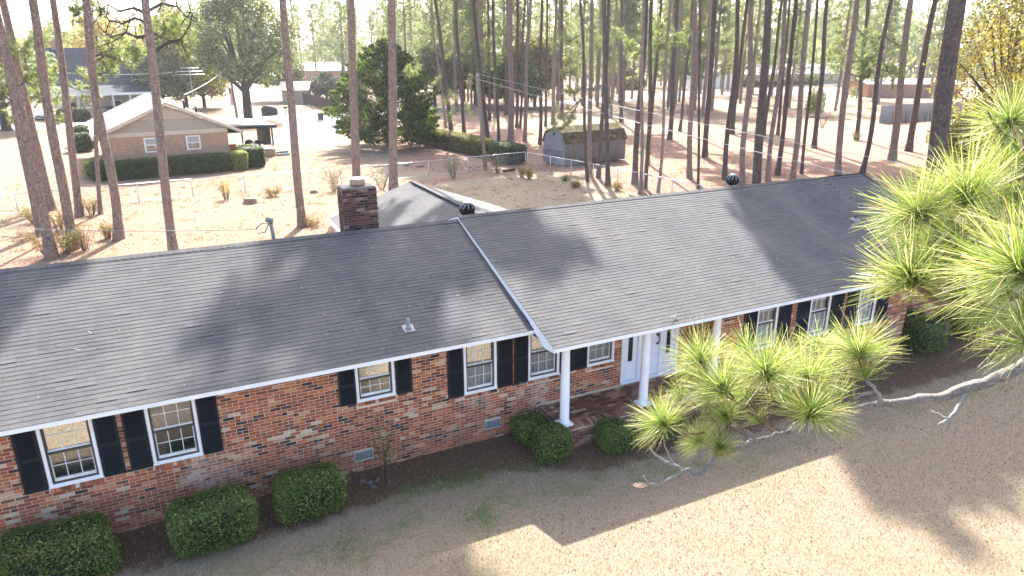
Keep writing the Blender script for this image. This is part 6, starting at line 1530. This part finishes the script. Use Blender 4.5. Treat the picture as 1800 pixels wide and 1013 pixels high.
def tuft(px, d, axis_px, parent, scale=1.0, kind=0, dz=0.0):
    """a needle tuft at a point, its axis leaning from axis_px towards px"""
    c = at_depth(px, d); a = at_depth(axis_px, d-dz)
    ax = unit(c-a+np.array([0, 0, .02])); me = (TUFT[kind % 5] if kind >= 0 else TUFTD) if kind < 10 else TUFTB[kind % 2]
    q = Vector(ax).to_track_quat('Z', 'Y'); o = link('needle_tuft', me, parent, loc=c-tb)
    o.rotation_euler = (q @ Matrix.Rotation(r.random()*6.28, 3, 'Z').to_quaternion()).to_euler(); o.scale = (scale,)*3; return o
# lower branch: main limb
LD = 4.0
limb = [((1900, 575, 3.5), .040), ((1800, 640, 3.6), .036), ((1745, 668, 3.65), .034), ((1700, 684, 3.7), .032), ((1650, 697, 3.75), .030), ((1600, 705, 3.8), .027), ((1550, 711, 3.85), .024), ((1500, 719, 3.9), .022), ((1470, 727, 3.9), .019), ((1440, 738, 3.9), .018), ((1400, 750, 3.9), .017), ((1365, 764, 3.88), .016), ((1330, 774, 3.88), .0155), ((1300, 786, 3.9), .0145), ((1270, 801, 3.92), .013), ((1254, 801, 3.95), .012)]
tr0 = tuple()
start = tb+np.array([.18, 0, 8.55])
mb = MB(); P = [start]+[at_depth(p[:2], p[2]) for p, _ in limb]; RRs = [.06]+[q*.85 for _, q in limb]
Q = []; RR = []
for i in range(len(P)-1):
    for t in (0, .33, .66): Q.append(P[i]*(1-t)+P[i+1]*t+r.normal(0, .0065, 3)); RR.append(RRs[i]*(1-t)+RRs[i+1]*t)
Q.append(P[-1]); RR.append(RRs[-1]); mb.tube(Q, RR, 12, jit=.16, seed=5)
low = mb.build('branch', M['limbbark'], fp_)
dead = branch_part([
    ([(1256, 800, 4.0), (1246, 818, 3.98), (1236, 832, 3.96), (1218, 838, 3.95), (1205, 828, 3.95), (1190, 820, 3.96), (1170, 812, 3.98), (1152, 800, 4.0), (1143, 788, 4.02)], [.009, .008, .0075, .006, .006, .0055, .005, .004, .003]),
    ([(1236, 830, 3.96), (1222, 824, 3.95), (1200, 827, 3.94), (1180, 840, 3.93), (1160, 853, 3.92), (1142, 852, 3.92), (1134, 843, 3.92), (1131, 836, 3.92)], [.007, .0075, .0065, .005, .005, .0045, .004, .003]),
    ([(1192, 822, 3.95), (1178, 805, 3.98), (1170, 785, 4.0), (1164, 765, 4.02)], [.004, .0035, .003, .0025]), ([(1218, 838, 3.95), (1216, 820, 3.94), (1213, 802, 3.93)], [.004, .003, .002]),
    ([(1480, 724, 3.91), (1483, 738, 3.88), (1477, 752, 3.86), (1475, 772, 3.85)], [.009, .008, .006, .004]), ([(1700, 688, 3.7), (1692, 706, 3.67), (1680, 724, 3.65), (1668, 738, 3.64), (1664, 757, 3.63)], [.010, .0085, .007, .006, .003]), ([(1668, 738, 3.64), (1650, 728, 3.66), (1636, 722, 3.68)], [.006, .004, .0025]), ([(1668, 738, 3.64), (1658, 742, 3.63), (1648, 748, 3.62)], [.005, .004, .002]),
    ([(1330, 771, 4.0), (1315, 760, 4.0), (1296, 754, 4.02), (1285, 748, 4.05)], [.009, .008, .007, .005]), ([(1548, 710, 3.85), (1546, 695, 3.84), (1536, 680, 3.84), (1522, 668, 3.84)], [.009, .008, .007, .005]), ([(1500, 700, 3.86), (1515, 694, 3.86), (1538, 690, 3.85)], [.005, .006, .007]), ([(1502, 700, 3.86), (1500, 686, 3.84)], [.004, .005]),
], M['lichen'], low, 'dead_twig', 1.55)
# pine cone at the tip
c0 = at_depth((1126, 854), 3.92); m = MB()
for i in range(46):
    f = i/46; th = i*2.399; rr = .020*math.sin(math.pi*(.12+.82*f))+.002; p = c0+np.array([math.cos(th)*rr, math.sin(th)*rr, 0])+AX[0]*(-.028+.056*f)
    m.obox(p, unit(np.array([math.cos(th), math.sin(th), .4])), unit(np.array([-math.sin(th), math.cos(th), 0])), (0, 0, 1), .007, .005, .002)
m.build('pine_cone', M['stem'], low)
lowt = [  # (tuft px, depth, chain of twig pixels back to the limb, scale, kind)
    ((1227, 626), 4.15, [(1262, 668), (1290, 700)], .95), ((1266, 674), 3.95, [(1280, 698), (1300, 712), (1340, 738), (1372, 758)], 1.05), ((1345, 648), 3.9, [(1351, 680), (1362, 706), (1385, 728), (1410, 746)], 1.1),
    ((1420, 655), 3.95, [(1421, 682), (1427, 712), (1440, 736)], 1.05), ((1509, 610), 3.9, [(1512, 640), (1518, 668)], 1.0), ((1427, 719), 3.75, [(1418, 735), (1404, 748)], 1.0), ((1161, 738), 4.0, [(1185, 758), (1215, 764), (1240, 760)], .86),
    ((1227, 772), 4.05, [(1250, 786), (1258, 796)], .62), ((1266, 783), 3.9, [(1262, 792), (1256, 800)], .55), ((1273, 728), 4.0, [(1290, 745), (1312, 760)], .68), ((1305, 690), 4.15, [(1330, 720), (1360, 750)], 1.0), ((1385, 690), 4.1, [(1395, 720), (1405, 745)], .95),
    ((1380, 625), 4.2, [(1395, 660), (1415, 700)], .9), ((1465, 640), 4.1, [(1470, 670), (1480, 715)], .95), ((1470, 690), 4.0, [(1480, 705), (1490, 718)], .8), ((1310, 610), 4.25, [(1330, 650), (1352, 690)], .85), ((1330, 735), 4.05, [(1345, 750), (1365, 762)], .5), ((1240, 700), 4.15, [(1262, 720), (1290, 745)], .8), ((1440, 600), 4.25, [(1440, 640), (1430, 690)], .8), ((1195, 690), 4.2, [(1230, 720), (1262, 745)], .6),
]
ch = []
for px, d, chain, s in lowt:
    pts = [(px[0], px[1], d)]+[(x, y, d+(3.97-d)*(i+1)/len(chain)) for i, (x, y) in enumerate(chain)]
    n = len(pts); ch.append((pts, [.0045+.002*i/(n-1) for i in range(n)]))
branch_part(ch, M['twig'], low)
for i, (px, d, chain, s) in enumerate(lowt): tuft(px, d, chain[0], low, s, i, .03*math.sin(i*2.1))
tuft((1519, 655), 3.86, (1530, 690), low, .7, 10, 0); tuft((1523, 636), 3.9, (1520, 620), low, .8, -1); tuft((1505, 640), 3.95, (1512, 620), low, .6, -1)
# upper branch
UD = 2.75
st2 = tb+np.array([.2, 0, 8.75]); P = [st2]+[at_depth(p, d) for p, d in (((1900, 500), 2.6), ((1800, 520), 2.62), ((1730, 528), 2.65), ((1690, 536), 2.68), ((1650, 531), 2.7), ((1622, 514), 2.72), ((1606, 490), 2.74))]
mb = MB(); Q = []; RR = []; RRs = [.05, .020, .017, .015, .013, .012, .011, .009]
for i in range(len(P)-1):
    for t in (0, .33, .66): Q.append(P[i]*(1-t)+P[i+1]*t+r.normal(0, .002, 3)); RR.append(RRs[i]*(1-t)+RRs[i+1]*t)
Q.append(P[-1]); RR.append(RRs[-1]); mb.tube(Q, RR, 10, jit=.12, seed=6); upb = mb.build('branch', M['twig'], fp_)
upt = [
    ((1600, 478), 2.74, [(1610, 500), (1622, 515)], 1.0), ((1694, 334), 2.8, [(1712, 362), (1740, 384), (1775, 393), (1830, 400)], 1.05), ((1610, 368), 2.85, [(1632, 392), (1660, 415), (1700, 450)], .95), ((1684, 442), 2.75, [(1694, 470), (1700, 500), (1705, 530)], .95),
    ((1783, 460), 2.3, [(1810, 480), (1840, 500)], 1.15), ((1686, 506), 2.72, [(1692, 524), (1696, 534)], .8), ((1774, 207), 2.9, [(1785, 228), (1800, 262), (1850, 300)], .8), ((1640, 420), 2.95, [(1665, 430), (1700, 452)], .85), ((1735, 400), 2.85, [(1752, 420), (1780, 440)], .95), ((1780, 340), 2.8, [(1800, 355), (1830, 372)], 1.0),
    ((1745, 470), 2.6, [(1765, 500), (1780, 520)], 1.0), ((1790, 550), 2.35, [(1815, 560), (1850, 560)], 1.05), ((1730, 330), 3.0, [(1760, 360), (1800, 385)], .9), ((1800, 600), 2.2, [(1830, 600), (1860, 590)], .8), ((1810, 290), 2.8, [(1830, 310), (1850, 330)], .95), ((1660, 370), 3.0, [(1685, 400), (1720, 430)], .85), ((1800, 400), 2.5, [(1830, 420), (1860, 440)], 1.0), ((1640, 480), 2.95, [(1665, 500), (1690, 530)], .8), ((1760, 280), 3.0, [(1785, 300), (1820, 330)], .85), ((1720, 545), 2.7, [(1740, 536), (1760, 526)], .7),
]
ch = []
for px, d, chain, s in upt:
    pts = [(px[0], px[1], d)]+[(x, y, d+(2.66-d)*(i+1)/len(chain)) for i, (x, y) in enumerate(chain)]
    n = len(pts); ch.append((pts, [.0045+.004*i/(n-1) for i in range(n)]))
ch += [([(1735, 195, 2.9), (1745, 215, 2.9), (1762, 235, 2.9), (1785, 256, 2.9), (1830, 290, 2.85)], [.003, .005, .006, .008, .009]), ([(1748, 218, 2.9), (1752, 200, 2.9)], [.004, .003]), ([(1830, 400, 2.7), (1900, 480, 2.62)], [.009, .012]), ([(1850, 300, 2.8), (1920, 420, 2.65)], [.009, .014]), ([(1700, 450, 2.8), (1780, 520, 2.66)], [.008, .010])]
branch_part(ch, M['twig'], upb)
for i, (px, d, chain, s) in enumerate(upt): tuft(px, d, chain[0], upb, s, i+2, .05*math.sin(i*1.7))
# a high crown on the same pine, above and beside the view
c = link('crown', CROWN[1], fp_, loc=(.25, 0, 11.5)); c.scale = (.55, .55, .5)

# ------------------------------------------------------------------ haze
hz = NT('haze_air'); pv = hz.n('VolumePrincipled', {'Color': (.93, .96, 1.0, 1), 'Density': HAZE, 'Anisotropy': .35}); hz.t.links.new(pv.outputs[0], hz.out.inputs['Volume'])
link('haze', MB().box(-1000, 1500, -420, 1900, -1.2, 41).mesh('haze', hz.mat), kind='stuff', label='thin pale backlit haze lying among the far pines', cat='haze')
